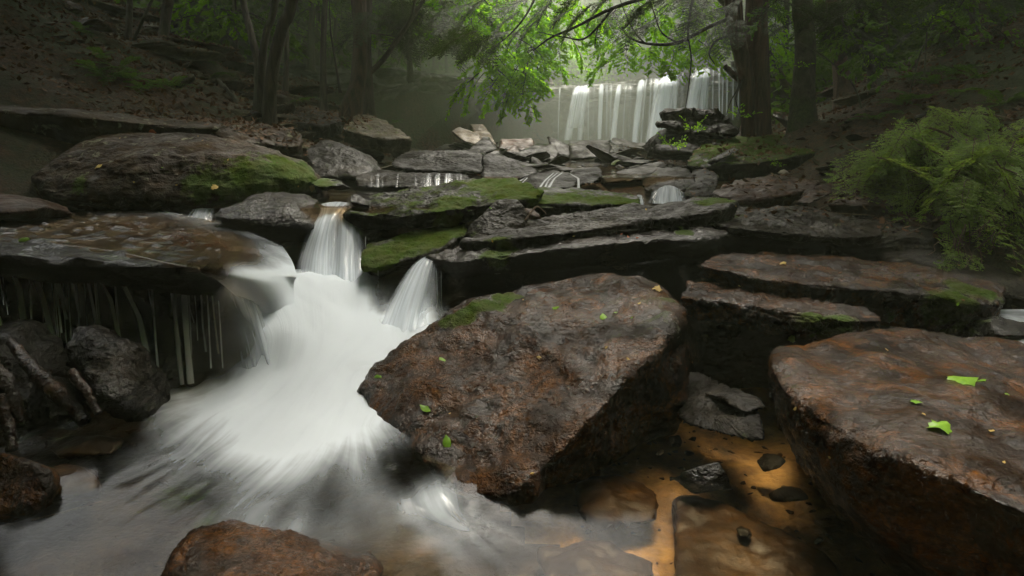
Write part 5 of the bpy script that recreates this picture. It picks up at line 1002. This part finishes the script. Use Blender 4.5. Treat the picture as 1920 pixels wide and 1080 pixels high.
# bright beech foliage before the falls
def bough_cluster(r, spots, meshes, s0, s1, name='bough', pitch=(-.5, .1)):
    for px, py, Y, yaw in spots:
        place_bough(r, rg.choice(meshes), D(px, py, Y), yaw+rg.uniform(-.5, .5), rg.uniform(*pitch), rg.uniform(-.4, .4), rg.uniform(s0, s1), name)
bt = tree('young beech with bright yellow-green leaves hanging before the falls', [[(985, 158, 20.5, .06), (975, 110, 19, .05), (960, 40, 17, .05), (950, -30, 15.5, .045)]], crown=False, crown_z=7, k=8)
sp = []
for px, py in ((900, 20), (930, 10), (960, 20), (1000, 15), (1040, 10), (880, 45), (915, 50), (950, 50), (990, 50), (1030, 45), (1065, 40), (920, 85), (955, 85), (985, 85), (1020, 80), (1050, 85), (930, 115), (960, 115), (990, 110), (1015, 115), (915, 140), (945, 145), (975, 145), (1000, 150), (905, 158), (930, 160), (960, 165), (990, 160), (870, 10), (840, 15), (1005, 135), (1060, 60), (1080, 20)):
    for _ in range(3): sp.append((px+rg.uniform(-12, 12), py+rg.uniform(-10, 10)-22, rg.uniform(13.5, 16), rg.choice((math.pi, math.pi*.7, -math.pi*.7, 1.6, -1.6))))
bough_cluster(bt, sp, LB, .42, .7, pitch=(-.8, -.1))
mt = tree('maple with bright green leaves hanging over the waterfall top', [[(1475, 150, 14, .07), (1440, 90, 13.6, .055), (1380, 30, 13, .05), (1330, -30, 12.6, .045)]], crown=False, crown_z=7, k=8)
sp = []
for px, py in ((1150, 85), (1170, 100), (1190, 95), (1210, 80), (1230, 95), (1255, 90), (1180, 115), (1165, 125), (1225, 110), (1285, 70), (1310, 85), (1335, 95), (1300, 40), (1340, 40), (1270, 30), (1240, 40), (1320, 10), (1280, 8), (1235, 12), (1195, 40), (1150, 60), (1345, 65), (1180, 15), (1140, 15), (1110, 30), (1445, 60), (1460, 90), (1450, 110), (1440, 30), (1260, 115), (1290, 110), (1120, 55), (1145, 40), (1100, 10), (1210, 60), (1250, 65), (1320, 60), (1350, 70), (1330, 60), (1220, 30), (1165, 35), (1300, 20), (1450, 10), (1465, 45), (1130, 40), (1200, 60)):
    sp.append((px+rg.uniform(-14, 14), py+rg.uniform(-12, 12)-18, rg.uniform(11.5, 14), rg.choice((math.pi, math.pi*.7, -math.pi*.7, 1.6, -1.6))))
    sp.append((px+rg.uniform(-8, 8), py+rg.uniform(-8, 8)-18, rg.uniform(11.5, 14), rg.choice((math.pi, math.pi*.7, -math.pi*.7, 1.6, -1.6))))
bough_cluster(mt, sp, LB, .28, .5, pitch=(-.8, -.1))
# dark hemlock limbs reaching left from the twin trunks
def limb(r, pts, mat='twig', name='branch', k=5, n=26):
    A = catmull(np.array([[*D(*q[:3]), q[3]] for q in pts]), n); V, T = tube(A[:, :3], A[:, 3], k); world_obj(name, V, T, M[mat], parent=r); return A
LIMBS = [[(1378, 30, 8.5, .03), (1330, 50, 8.3, .025), (1270, 80, 8.1, .022), (1215, 82, 8.0, .016), (1180, 70, 7.9, .01), (1165, 50, 7.9, .005)],
         [(1372, -20, 8.5, .03), (1240, -10, 8.0, .025), (1150, 15, 7.7, .022), (1080, 50, 7.5, .016), (1030, 72, 7.4, .012), (1000, 95, 7.3, .006)],
         [(1150, 15, 7.7, .015), (1100, 70, 7.5, .012), (1060, 70, 7.4, .008), (1010, 60, 7.3, .004)],
         [(1390, 60, 8.5, .02), (1345, 75, 8.3, .014), (1330, 100, 8.2, .01), (1340, 120, 8.2, .005)],
         [(1300, -10, 8.0, .02), (1290, 60, 7.9, .012), (1296, 110, 7.9, .009), (1290, 170, 7.8, .007), (1284, 210, 7.8, .004)],
         [(1150, 15, 7.7, .012), (1122, 50, 7.6, .008), (1115, 90, 7.6, .004)],
         [(1010, -20, 7.6, .016), (985, 30, 7.4, .012), (950, 70, 7.3, .008), (920, 90, 7.2, .004)],
         [(1378, 135, 8.4, .018), (1385, 160, 8.3, .01), (1370, 190, 8.2, .008), (1362, 215, 8.2, .004)],
         [(1392, 150, 8.4, .012), (1380, 185, 8.2, .009), (1388, 215, 8.2, .004)],
         [(1210, 82, 8.0, .01), (1190, 60, 7.9, .008), (1170, 20, 7.9, .006), (1160, -10, 7.9, .004)],
         [(1270, 80, 8.1, .012), (1240, 60, 8.0, .01), (1225, 20, 7.9, .008), (1210, -20, 7.9, .005)]]
for L_ in LIMBS: limb(twin, L_)
sp = []
for px, py, yw in ((890, 80, 1.9), (905, 95, 2.2), (925, 70, 1.9), (950, 60, 1.8), (980, 45, 1.9), (940, 35, 1.8), (1000, 20, 1.8), (960, 10, 1.8), (1040, 30, 1.9), (1080, 20, 2.0), (1110, 5, 2), (1060, -5, 2), (1020, -5, 2), (1130, 30, 2.4), (1160, 25, 2.6), (1190, 15, 2.4), (1220, 10, 2.2), (1255, 5, 2.4), (1290, 15, 2.4), (1330, 25, 2.2), (1200, 45, 2.4), (1250, 55, 2.6), (1310, 60, 2.4), (1280, 35, 2.6), (880, 5, 1.8), (850, 20, 2.0), (900, -5, 1.8), (1350, 10, 2.4), (1350, 50, 2.4), (1175, 62, 2.8), (860, 70, 2), (1145, -8, 2.2), (1235, -10, 2.2), (1300, -15, 2.2)):
    sp.append((px+35, py-14, rg.uniform(7.2, 8.2), yw-.2))
bough_cluster(twin, sp, HBd, .3, .48, name='hemlock_bough', pitch=(-.7, -.15))
# hemlock foliage drooping in the upper right shade
hr = tree('shaded hemlock with drooping sprays on the upper right', [[(1640, 160, 9, .07), (1628, 90, 9, .055), (1615, 30, 9, .05), (1608, -20, 9, .045)]], crown_kind=CROWNC, k=8)
sp = [(rg.uniform(1440, 1640), rg.uniform(-20, 90), rg.uniform(7.2, 8.8), rg.uniform(-3, 3)) for _ in range(40)]+[(rg.uniform(1640, 1920), rg.uniform(-30, 70), rg.uniform(7, 9), rg.uniform(-3, 3)) for _ in range(34)]
bough_cluster(hr, sp, HBd+HBd+LBf[:1], .25, .45, pitch=(-.6, -.1))
hl = tree('shaded hemlock with drooping sprays on the upper left', [[(770, 140, 16, .08), (765, 80, 15.5, .07), (760, 30, 15, .06), (755, -20, 15, .05)]], crown_kind=CROWNC, k=8)
sp = [(rg.uniform(700, 880), rg.uniform(-10, 70), rg.uniform(11.5, 15), rg.uniform(-3, 3)) for _ in range(36)]
bough_cluster(hl, sp, HBd, .5, .9, pitch=(-.5, -.1))
ul = tree('understorey tree with soft green leaves in the left mist', [[(445, 120, 13.5, .06), (442, 70, 13.5, .05), (440, 20, 13.5, .045), (438, -20, 13.5, .04)]], k=8)
sp = [(rg.uniform(360, 480), rg.uniform(-20, 35), rg.uniform(12, 15), rg.uniform(-3, 3)) for _ in range(22)]+[(rg.uniform(480, 700), rg.uniform(-30, 40), rg.uniform(16, 20), rg.uniform(-3, 3)) for _ in range(26)]
sp += [(rg.uniform(500, 860), rg.uniform(-30, 75), rg.uniform(14, 19), rg.uniform(-3, 3)) for _ in range(46)]
bough_cluster(ul, sp, LBf+LB[:2], .4, .7, pitch=(-.5, -.1))

# hemlock bush on the right bank
bush = empty('bush', D(1850, 420, 5.0)); tag(bush, 'feathery green hemlock bush spreading over the right bank', 'bush')
rb = random.Random(5)
zones = [((1640, 1760), (215, 300), (4.9, 5.6), 22), ((1740, 1860), (190, 270), (5.2, 6.0), 20), ((1780, 1920), (255, 340), (4.6, 5.3), 30), ((1860, 1980), (300, 430), (4.2, 4.8), 26), ((1760, 1900), (330, 440), (4.3, 4.9), 32), ((1680, 1780), (300, 370), (4.7, 5.3), 12), ((1620, 1690), (270, 350), (5.4, 6.2), 12), ((1570, 1640), (250, 330), (6.6, 7.4), 9), ((1830, 1930), (430, 500), (4.0, 4.4), 9), ((1850, 1980), (220, 300), (5.0, 5.6), 14)]
for (x0, x1), (y0, y1), (Y0, Y1), nn in zones:
    for _ in range(int(nn*1.15)):
        px = rb.uniform(x0, x1); P = D(px, rb.uniform(y0, y1), rb.uniform(Y0, Y1))
        place_bough(bush, rb.choice(HBb), P, rb.choice((2.2, 2.8, 3.4, 1.6, 3.9))+rb.uniform(-.4, .4), rb.uniform(-1.15, -.05), rb.uniform(-.6, .6), rb.uniform(.55, 1.2), 'spray')
for L_ in ([(2000, 330, 4.9, .02), (1880, 300, 5.0, .014), (1760, 245, 5.2, .01), (1700, 235, 5.2, .005)], [(2000, 420, 4.4, .018), (1880, 360, 4.6, .012), (1780, 300, 4.8, .008), (1720, 270, 5, .004)], [(1960, 250, 5.2, .014), (1880, 220, 5.4, .01), (1800, 210, 5.5, .006)], [(1990, 480, 4.1, .014), (1900, 420, 4.3, .01), (1800, 380, 4.6, .006), (1740, 370, 4.8, .003)], [(1700, 350, 5.1, .012), (1660, 300, 5.5, .01), (1610, 280, 6, .006), (1580, 260, 6.5, .003)], [(1940, 560, 3.9, .008), (1900, 480, 4.1, .006), (1870, 430, 4.2, .004)]):
    limb(bush, L_, 'root')
rt = empty('roots', D(1840, 480, 4.1)); tag(rt, 'tangle of dry brown roots hanging below the hemlock bush', 'roots')
for k in range(46):
    px = rb.uniform(1770, 1925); py = rb.uniform(395, 470); Y = rb.uniform(4.0, 4.5); a = rb.uniform(-50, 30); l = rb.uniform(30, 90)
    limb(rt, [(px, py, Y, .004), (px+a*.4+rb.uniform(-10, 10), py+l*.4, Y-.06, .0035), (px+a*.8+rb.uniform(-10, 10), py+l*.75, Y-.08, .0025), (px+a+rb.uniform(-15, 15), py+l, Y-.1, .001)], 'root', 'root', 4, 10)

# fern patches
def fern_clump(label, px, py, n, s, group=None, Y=None):
    h = D(px, py, Y) if Y else hit(px, py)[0]
    if h is None: return
    r = empty('fern', h); tag(r, label, 'fern', group)
    for i in range(n):
        place_bough(r, rb.choice(LBs), h+Vector((rb.uniform(-.05, .05), rb.uniform(-.05, .05), .02)), i*6.28/n+rb.uniform(-.4, .4), rb.uniform(.1, .9), 0, s*rb.uniform(.7, 1.2), 'frond')
LBs = mk(hemlock_bough, 2, 'frond', [M['fern'], M['twig']], L=.6, nt=20, needle=.05, sub=0, droop=.6)
for i, (px, py, n_, s) in enumerate(((205, 150, 7, .42), (228, 130, 7, .4), (190, 108, 6, .35), (300, 158, 7, .4), (262, 168, 7, .4), (380, 115, 6, .4), (740, 232, 7, .5), (985, 246, 8, .5), (180, 135, 6, .4), (245, 152, 7, .4), (325, 165, 6, .35), (150, 60, 6, .4), (420, 140, 6, .4), (560, 190, 6, .4))):
    fern_clump('fern clump growing on the left hillside', px, py, n_, s, 'ferns on the left hillside')
for i, (px, py, n_, s) in enumerate(((1790, 140, 7, .45), (1750, 160, 7, .4), (1720, 190, 7, .4), (1830, 150, 7, .4), (1690, 200, 7, .4), (1640, 225, 7, .4), (1880, 200, 6, .4), (1700, 150, 6, .35), (1800, 175, 6, .4))):
    fern_clump('fern clump growing on the shaded right hillside', px, py, n_, s, 'ferns on the right hillside')
SL = mk(leafy_bough, 2, 'leafy_sprig', [M['leaf_bright'], M['twig']], L=.4, nt=8, per=4, ls=.055, droop=.1)
def seedling(label, px, py, Y, s, n=4):
    P = D(px, py, Y); r = empty('seedling', P); tag(r, label, 'seedling')
    for i in range(n): place_bough(r, rb.choice(SL), P, i*6.28/n+rb.uniform(-.5, .5), rb.uniform(.2, 1.1), 0, s*rb.uniform(.7, 1.1), 'sprig')
seedling('tiny bright seedling in front of the rotten stump', 1298, 245, 7.9, .7); seedling('leafy seedling at the left foot of the moss-topped slab', 1262, 280, 7.6, .9)
seedling('bright sprig between the stump and the twin trunks', 1385, 222, 8.2, .6); seedling('lone yellow-green sprig in the roots at the right', 1812, 396, 4.7, .22); seedling('small sprig under the moss-topped slab', 1457, 312, 6.4, .3)
seedling('bright drooping sprig in the upper right shade', 1735, 55, 7.5, .7); seedling('pale green sprig left of the split trunk', 1495, 128, 7.6, .5, 2); seedling('yellow sprig beneath the split trunk', 1635, 122, 7.8, .6); seedling('bright sprig low among the hillside twigs', 1640, 148, 7.8, .4, 2)

# stump / rotten log
rock('stump', 'rotten dark log with a jagged end lying before the waterfall', Dl((1232, 232, 8.4), (1250, 228, 8.4), (1262, 240, 8.3), (1300, 250, 8.2), (1380, 252, 8.2), (1380, 232, 8.5), (1300, 225, 8.6)), 'dark_far', back=(.35, 0), cat='log', res=6, p=10, amp=.07, freq=5, strata=.006, chips=.03,
     more=[Dl((1246, 212, 8.5), (1252, 206, 8.5), (1275, 210, 8.5), (1320, 206, 8.5), (1368, 222, 8.5), (1375, 240, 8.4), (1300, 242, 8.4), (1252, 228, 8.5)), Dl((1298, 212, 8.5), (1302, 201, 8.5), (1308, 210, 8.5), (1300, 225, 8.5)), Dl((1340, 212, 8.5), (1346, 203, 8.5), (1360, 218, 8.5), (1345, 225, 8.5))])
rock('boulder', 'dark rubble mound that the rotten log rests on', Dl((1225, 262, 8.6), (1250, 240, 8.8), (1330, 238, 8.8), (1400, 242, 8.7), (1420, 270, 8.3), (1330, 290, 7.9), (1240, 285, 8.0)), 'dark_far', back=(.8, -.1), res=6, amp=.05, chips=.05)
# wet logs bottom left, sticks
def stick(label, pts, mat='wetwood', name='branch', group=None, rough=.1):
    A = catmull(np.array([[*D(*q[:3]), q[3]] for q in pts]), 24); V, T = tube(A[:, :3], A[:, 3], 9); c = np.repeat(A[:, :3], 9, 0); V = c+(V-c)*(1+rough*4*fbm(V*18, 3))[:, None]
    o = world_obj(name, V, T, M[mat]); tag(o, label, 'branch', group); return o
stick('thick wet branch lying against the oblong black boulder', [(20, 640, 2.75, .02), (60, 690, 2.6, .03), (110, 740, 2.5, .035), (160, 790, 2.42, .03)])
stick('short wet stick propped right of the thick wet branch', [(135, 695, 2.52, .018), (160, 735, 2.46, .022), (185, 775, 2.42, .016)])
stick('dark wet stub at the foot of the jagged left rock', [(0, 740, 2.42, .03), (10, 790, 2.38, .028), (22, 845, 2.32, .02)])
stick('reddish rotting wood on the jagged left rock', [(-10, 690, 2.5, .03), (15, 730, 2.46, .035), (40, 790, 2.42, .02)])
stick('thin twig trailing on the water at the lower left', [(60, 975, 2.02, .003), (120, 960, 2.05, .003), (190, 940, 2.1, .002)], 'root')
stick('bare pale stick jutting over the mossy slab', [(985, 412, 4.3, .006), (1005, 388, 4.4, .006), (1020, 396, 4.4, .004), (1024, 402, 4.4, .002)], 'root')
for pts in ([(1690, 255, 7.6, .008), (1705, 180, 7.5, .008), (1730, 90, 7.4, .007), (1760, 60, 7.4, .004)], [(1730, 200, 7.5, .012), (1735, 110, 7.5, .01), (1738, 60, 7.5, .008)], [(1760, 200, 7.4, .006), (1740, 160, 7.4, .006), (1720, 150, 7.5, .004)], [(1620, 220, 7.8, .012), (1600, 160, 7.8, .01), (1550, 110, 7.6, .008), (1500, 80, 7.5, .006)]):
    stick('thin bare stem leaning on the right hillside', pts, 'bark_lichen', 'bare_stem', 'thin bare stems on the right hillside')
for pts in ([(1500, 410, 4.9, .006), (1560, 382, 5.1, .005), (1600, 370, 5.2, .003)], [(1480, 396, 5.0, .005), (1540, 398, 4.9, .005), (1640, 404, 4.8, .003)], [(1690, 360, 5.2, .012), (1740, 385, 4.9, .010), (1770, 400, 4.7, .005)], [(1660, 420, 4.6, .006), (1720, 410, 4.6, .005), (1790, 430, 4.5, .004)], [(1680, 400, 4.8, .005), (1740, 428, 4.5, .004), (1800, 425, 4.4, .003)], [(1700, 440, 4.4, .004), (1760, 415, 4.5, .004), (1820, 440, 4.3, .003)]):
    stick('dead twig lying among the litter right of the slabs', pts, 'root', 'twig', 'dead twigs right of the slabs')
stick('fallen branch leaning down the left bank rocks', [(408, 150, 9.2, .03), (440, 185, 9.0, .03), (465, 222, 8.8, .02)], 'bark')
stick('long fallen log across the left hillside', [(120, 60, 12, .14), (230, 95, 11.5, .15), (300, 108, 11.2, .14), (375, 122, 11, .1)], 'bark', 'log')

# fallen leaves on the rocks, placed where they lie
LT = {k: leaf_template(k) for k in ('ovate', 'maple')}
def fallen(px, py, size, yaw, kind, mat, label, curl=0):
    h, nr = hit(px, py)
    if h is None: return
    V, T = LT[kind]; V = V.copy(); V[:, 1] -= .5; V[:, 2] += .10*(V[:, 0]**2*3+curl*V[:, 1]**2)+.10*np.sin(V[:, 0]*9+px)*np.cos(V[:, 1]*6+py)
    o = obj('leaf', mesh('leaf', V*size, T, M[mat], True)); q = nr.to_track_quat('Z', 'Y'); o.rotation_mode = 'QUATERNION'
    from mathutils import Quaternion
    o.rotation_quaternion = q@Quaternion((0, 0, 1), yaw); o.location = h+nr*.008; tag(o, label, 'leaf'); return o
for a in ((1040, 578, .075, 1.9, 'ovate', 'fallen_leaf', 'green leaf lying flat near the top of the huge boulder'), (1133, 596, .085, .2, 'ovate', 'fallen_leaf', 'upright pointed green leaf on the right of the huge boulder'), (829, 675, .06, 1.5, 'ovate', 'fallen_leaf', 'small green leaf on the left slope of the huge boulder'),
          (708, 707, .06, 1.8, 'ovate', 'fallen_leaf', 'dull green leaf by the left tip of the huge boulder'), (797, 767, .06, .7, 'ovate', 'fallen_leaf', 'round green leaf low on the left of the huge boulder'), (838, 830, .07, .3, 'ovate', 'fallen_leaf', 'lowest green leaf on the huge boulder'),
          (1230, 543, .06, 1.4, 'maple', 'fallen_yellow', 'yellow-brown leaf at the top corner of the huge boulder'), (1482, 636, .05, 1.7, 'maple', 'fallen_leaf', 'small green leaf on the back edge of the right boulder'), (1795, 713, .11, 1.5, 'maple', 'fallen_leaf', 'large bright green leaf in the middle of the right boulder'), (1838, 716, .05, -1.4, 'ovate', 'fallen_leaf', 'small curled leaf touching the large bright green leaf'),
          (1719, 757, .035, .4, 'maple', 'fallen_leaf', 'small yellow-green leaf left on the right boulder'), (1757, 803, .075, 1.7, 'maple', 'fallen_leaf', 'yellow-green lobed leaf near the front of the right boulder'), (42, 450, .10, 1.7, 'ovate', 'fallen_leaf', 'green leaf on the edge of the left shelf'), (1468, 494, .06, 1.6, 'ovate', 'fallen_yellow', 'yellow leaf on the wide wet slab'),
          (402, 351, .07, .5, 'maple', 'fallen_yellow', 'pale leaf stuck on the mossy front of the left boulder'), (583, 352, .09, 1.2, 'maple', 'fallen_yellow', 'orange leaf beside the upper pool'), (284, 246, .09, 1.2, 'ovate', 'ember', 'reddish leaf on top of the lichen-spotted boulder'), (187, 312, .08, .3, 'maple', 'fallen_yellow', 'pale leaf on the left slope of the lichen-spotted boulder'),
          (1178, 445, .03, .3, 'ovate', 'ember', 'orange-red leaf on the dark slab under the plank slab'), (1195, 447, .025, 1.3, 'ovate', 'ember', 'second orange-red leaf right of the first on the dark slab'), (1165, 440, .02, 2, 'ovate', 'ember', 'smallest orange-red leaf on the dark slab')):
    fallen(*a)

for k in range(46):
    px, py = rb.choice([(rb.uniform(700, 1260), rb.uniform(560, 900)), (rb.uniform(1450, 1900), rb.uniform(640, 880)), (rb.uniform(100, 560), rb.uniform(255, 350)), (rb.uniform(900, 1650), rb.uniform(385, 460)), (rb.uniform(1350, 1850), rb.uniform(490, 590))])
    o = fallen(px, py, rb.uniform(.012, .028), rb.uniform(0, 6), 'ovate', rb.choice(['fallen_yellow', 'litter', 'fallen_yellow', 'fallen_leaf']), 'tiny leaf scrap stuck to the wet rock', rb.uniform(-1, 1))
    if o: o['group'] = 'tiny leaf scraps stuck to the rocks'
# leaf litter on both banks (too many to count)
rngl = np.random.default_rng(21); P = []; Rm = []
while len(P) < 60000:
    if rngl.random() < .6: x, y = rngl.uniform(-11, -2.2), rngl.uniform(6.5, 15)
    else: x, y = rngl.uniform(1.6, 9), rngl.uniform(4.3, 13)
    P.append((x, y))
P = np.array(P); zg = np.array([(drop(a, b, 9)[0] or Vector((0, 0, -9))).z for a, b in P]); P3 = np.stack([P[:, 0], P[:, 1], zg+.012], 1)
ly = ledgeY(P[:, 0]); ok = (P[:, 1] < ly-.3) & (zg > -5) & (rngl.random(len(P)) < np.clip(1.25-np.exp(-np.abs(P[:, 0]-1)/2.2)*1.6+.5*fbm(np.stack([P[:, 0], P[:, 1], 0*zg], 1), 2), 0, 1)); P3 = P3[ok]
V, T = scatter(*leaf_template('quad'), P3, rotmats(len(P3), rngl, .6), rngl.uniform(.04, .09, len(P3)))
lt = mesh('leaf_litter', V, T, M['litter'], False); tag(obj('leaf_litter', lt), 'brown fallen leaves carpeting the wooded banks', 'leaf litter', kind='stuff')

# ------------------------------------------------------------------ haze in the glen
def vol_box(name, lo, hi, dens, col, label, cat, anis=0.0):
    bm = bmesh.new(); bmesh.ops.create_cube(bm, size=1); m = bpy.data.meshes.new(name); bm.to_mesh(m); bm.free()
    o = obj(name, m); lo, hi = Vector(lo), Vector(hi); o.location = (lo+hi)/2; o.scale = hi-lo
    mt = bpy.data.materials.new(name); mt.use_nodes = True; nt = mt.node_tree; nt.nodes.clear(); out = nt.nodes.new('ShaderNodeOutputMaterial'); v = nt.nodes.new('ShaderNodeVolumePrincipled')
    v.inputs['Color'].default_value = (*col, 1); v.inputs['Density'].default_value = dens; v.inputs['Anisotropy'].default_value = anis
    nt.links.new(v.outputs[0], out.inputs['Volume']); m.materials.append(mt); tag(o, label, cat, kind='stuff'); return o
vol_box('haze', (-40, -8, -1.5), (40, 72, 24), .0032, (.84, .95, .68), 'thin morning mist filling the wooded glen', 'haze')  # green in the colour stands in for light coming through leaves
V, T = ico(4); V = V*np.array([7.4, 5.6, 4.8])*(1+.10*fbm(V*1.5, 3))[:, None]+np.array([3.8, 20.5, 3.6])
mo = world_obj('spray_mist', V, T, M['bed']); mo.data.materials.clear(); mt_ = bpy.data.materials['haze'].copy(); mt_.name = 'spray_mist'; mt_.node_tree.nodes['Principled Volume'].inputs['Density'].default_value = .041; mt_.node_tree.nodes['Principled Volume'].inputs['Color'].default_value = (.92, .98, .87, 1)  # faint green leaf light mixed into the mist colour
mo.data.materials.append(mt_); tag(mo, 'pale spray mist drifting round the foot of the big waterfall', 'mist', kind='stuff')
V, T = ico(4); V = V*np.array([6.5, 5.0, 3.6])*(1+.10*fbm(V*1.5+3, 3))[:, None]+np.array([-6.5, 17.5, 3.6])
mo2 = world_obj('spray_mist', V, T, mt_); m2 = mt_.copy(); m2.name = 'woodland_mist'; m2.node_tree.nodes['Principled Volume'].inputs['Density'].default_value = .045; m2.node_tree.nodes['Principled Volume'].inputs['Color'].default_value = (.82, .95, .62, 1)  # light filtered green by the leaves is put into this mist colour
mo2.data.materials.clear(); mo2.data.materials.append(m2); mo2.name = 'woodland_mist'; tag(mo2, 'mist coloured with green leaf light between the trunks of the left woods', 'mist', kind='stuff')
# say of each of the alike things where it stands
LMK = [(-9999, 'by the mossy leaning corner trunk'), (130, 'near the leftmost fern patch'), (270, 'beside the dark straight trunk'), (360, 'between the straight trunk and the stem clump'), (455, 'around the clump of slender stems'), (545, 'right of the pale slim trunk'), (625, 'at the big broad misty trunk'), (715, 'left of the pale tan slabs'), (800, 'in front of the dark cave wall'), (900, 'by the pale tan slabs'),
       (985, 'left of the square dark block'), (1060, 'about the square dark block'), (1150, 'before the middle of the waterfall'), (1225, 'left of the rotten log'), (1300, 'by the rotten log'), (1370, 'by the twin trunks'), (1460, 'by the lichen-crusted trunk'), (1545, 'by the split pale trunk'), (1640, 'above the left end of the hemlock bush'), (1740, 'above the middle of the hemlock bush'), (1840, 'at the right edge trunks'), (1935, 'beyond the right edge of the picture')]
MW = {'damp_grey_rock': 'grey', 'dark_stream_rock': 'dark', 'mossy_dark_rock': 'mossy', 'hillside_rock': 'tan-grey', 'mossy_brown_rock': 'brown', 'rusty_flat_rock': 'rusty', 'wet_black_rock': 'black'}
from collections import Counter
cnt = Counter(o.get('label') for o in S.objects if o.parent is None and o.get('group'))
seen = Counter()
for o in list(S.objects):
    if o.parent is None and o.get('group') and cnt[o.get('label')] > 1 and o['group'] not in ('forest trees roofing the glen', 'tiny leaf scraps stuck to the rocks'):
        px, py = to_px(np.array(o.location)); w = [t for a, t in LMK if px >= a][-1]; dist = float(o.location.y)
        near = 'low' if py > 230 else 'midway up' if py > 130 else 'high'
        mt_ = o.data.materials[0].name if o.type == 'MESH' and o.data.materials else ''
        base = o['label'].split(' ')[0:]; k = o['category']
        if 'outcrop' in o['label']: k = 'layered outcrop'
        size = 'big ' if max(o.scale) > .42 else 'small ' if max(o.scale) < .2 else ''
        if mt_ in MW: lab = f'{size}{MW[mt_]} {k} lying {near} on the slope {w}' if o['category'] == 'rock' else f'{size}{MW[mt_]} flat {k} {w}, {"far back" if dist > 12 else "in the middle" if dist > 9 else "at the front"}'
        else: lab = f'{o["label"].split(" in ")[0].split(" on the ")[0]} {w}, {near} in the picture'
        if 'centre' in w and False: pass
        o['label'] = ' '.join(lab.split()[:16])
print('verts', sum(len(o.data.vertices) for o in S.objects if o.type == 'MESH'), 'objs', len(S.objects))
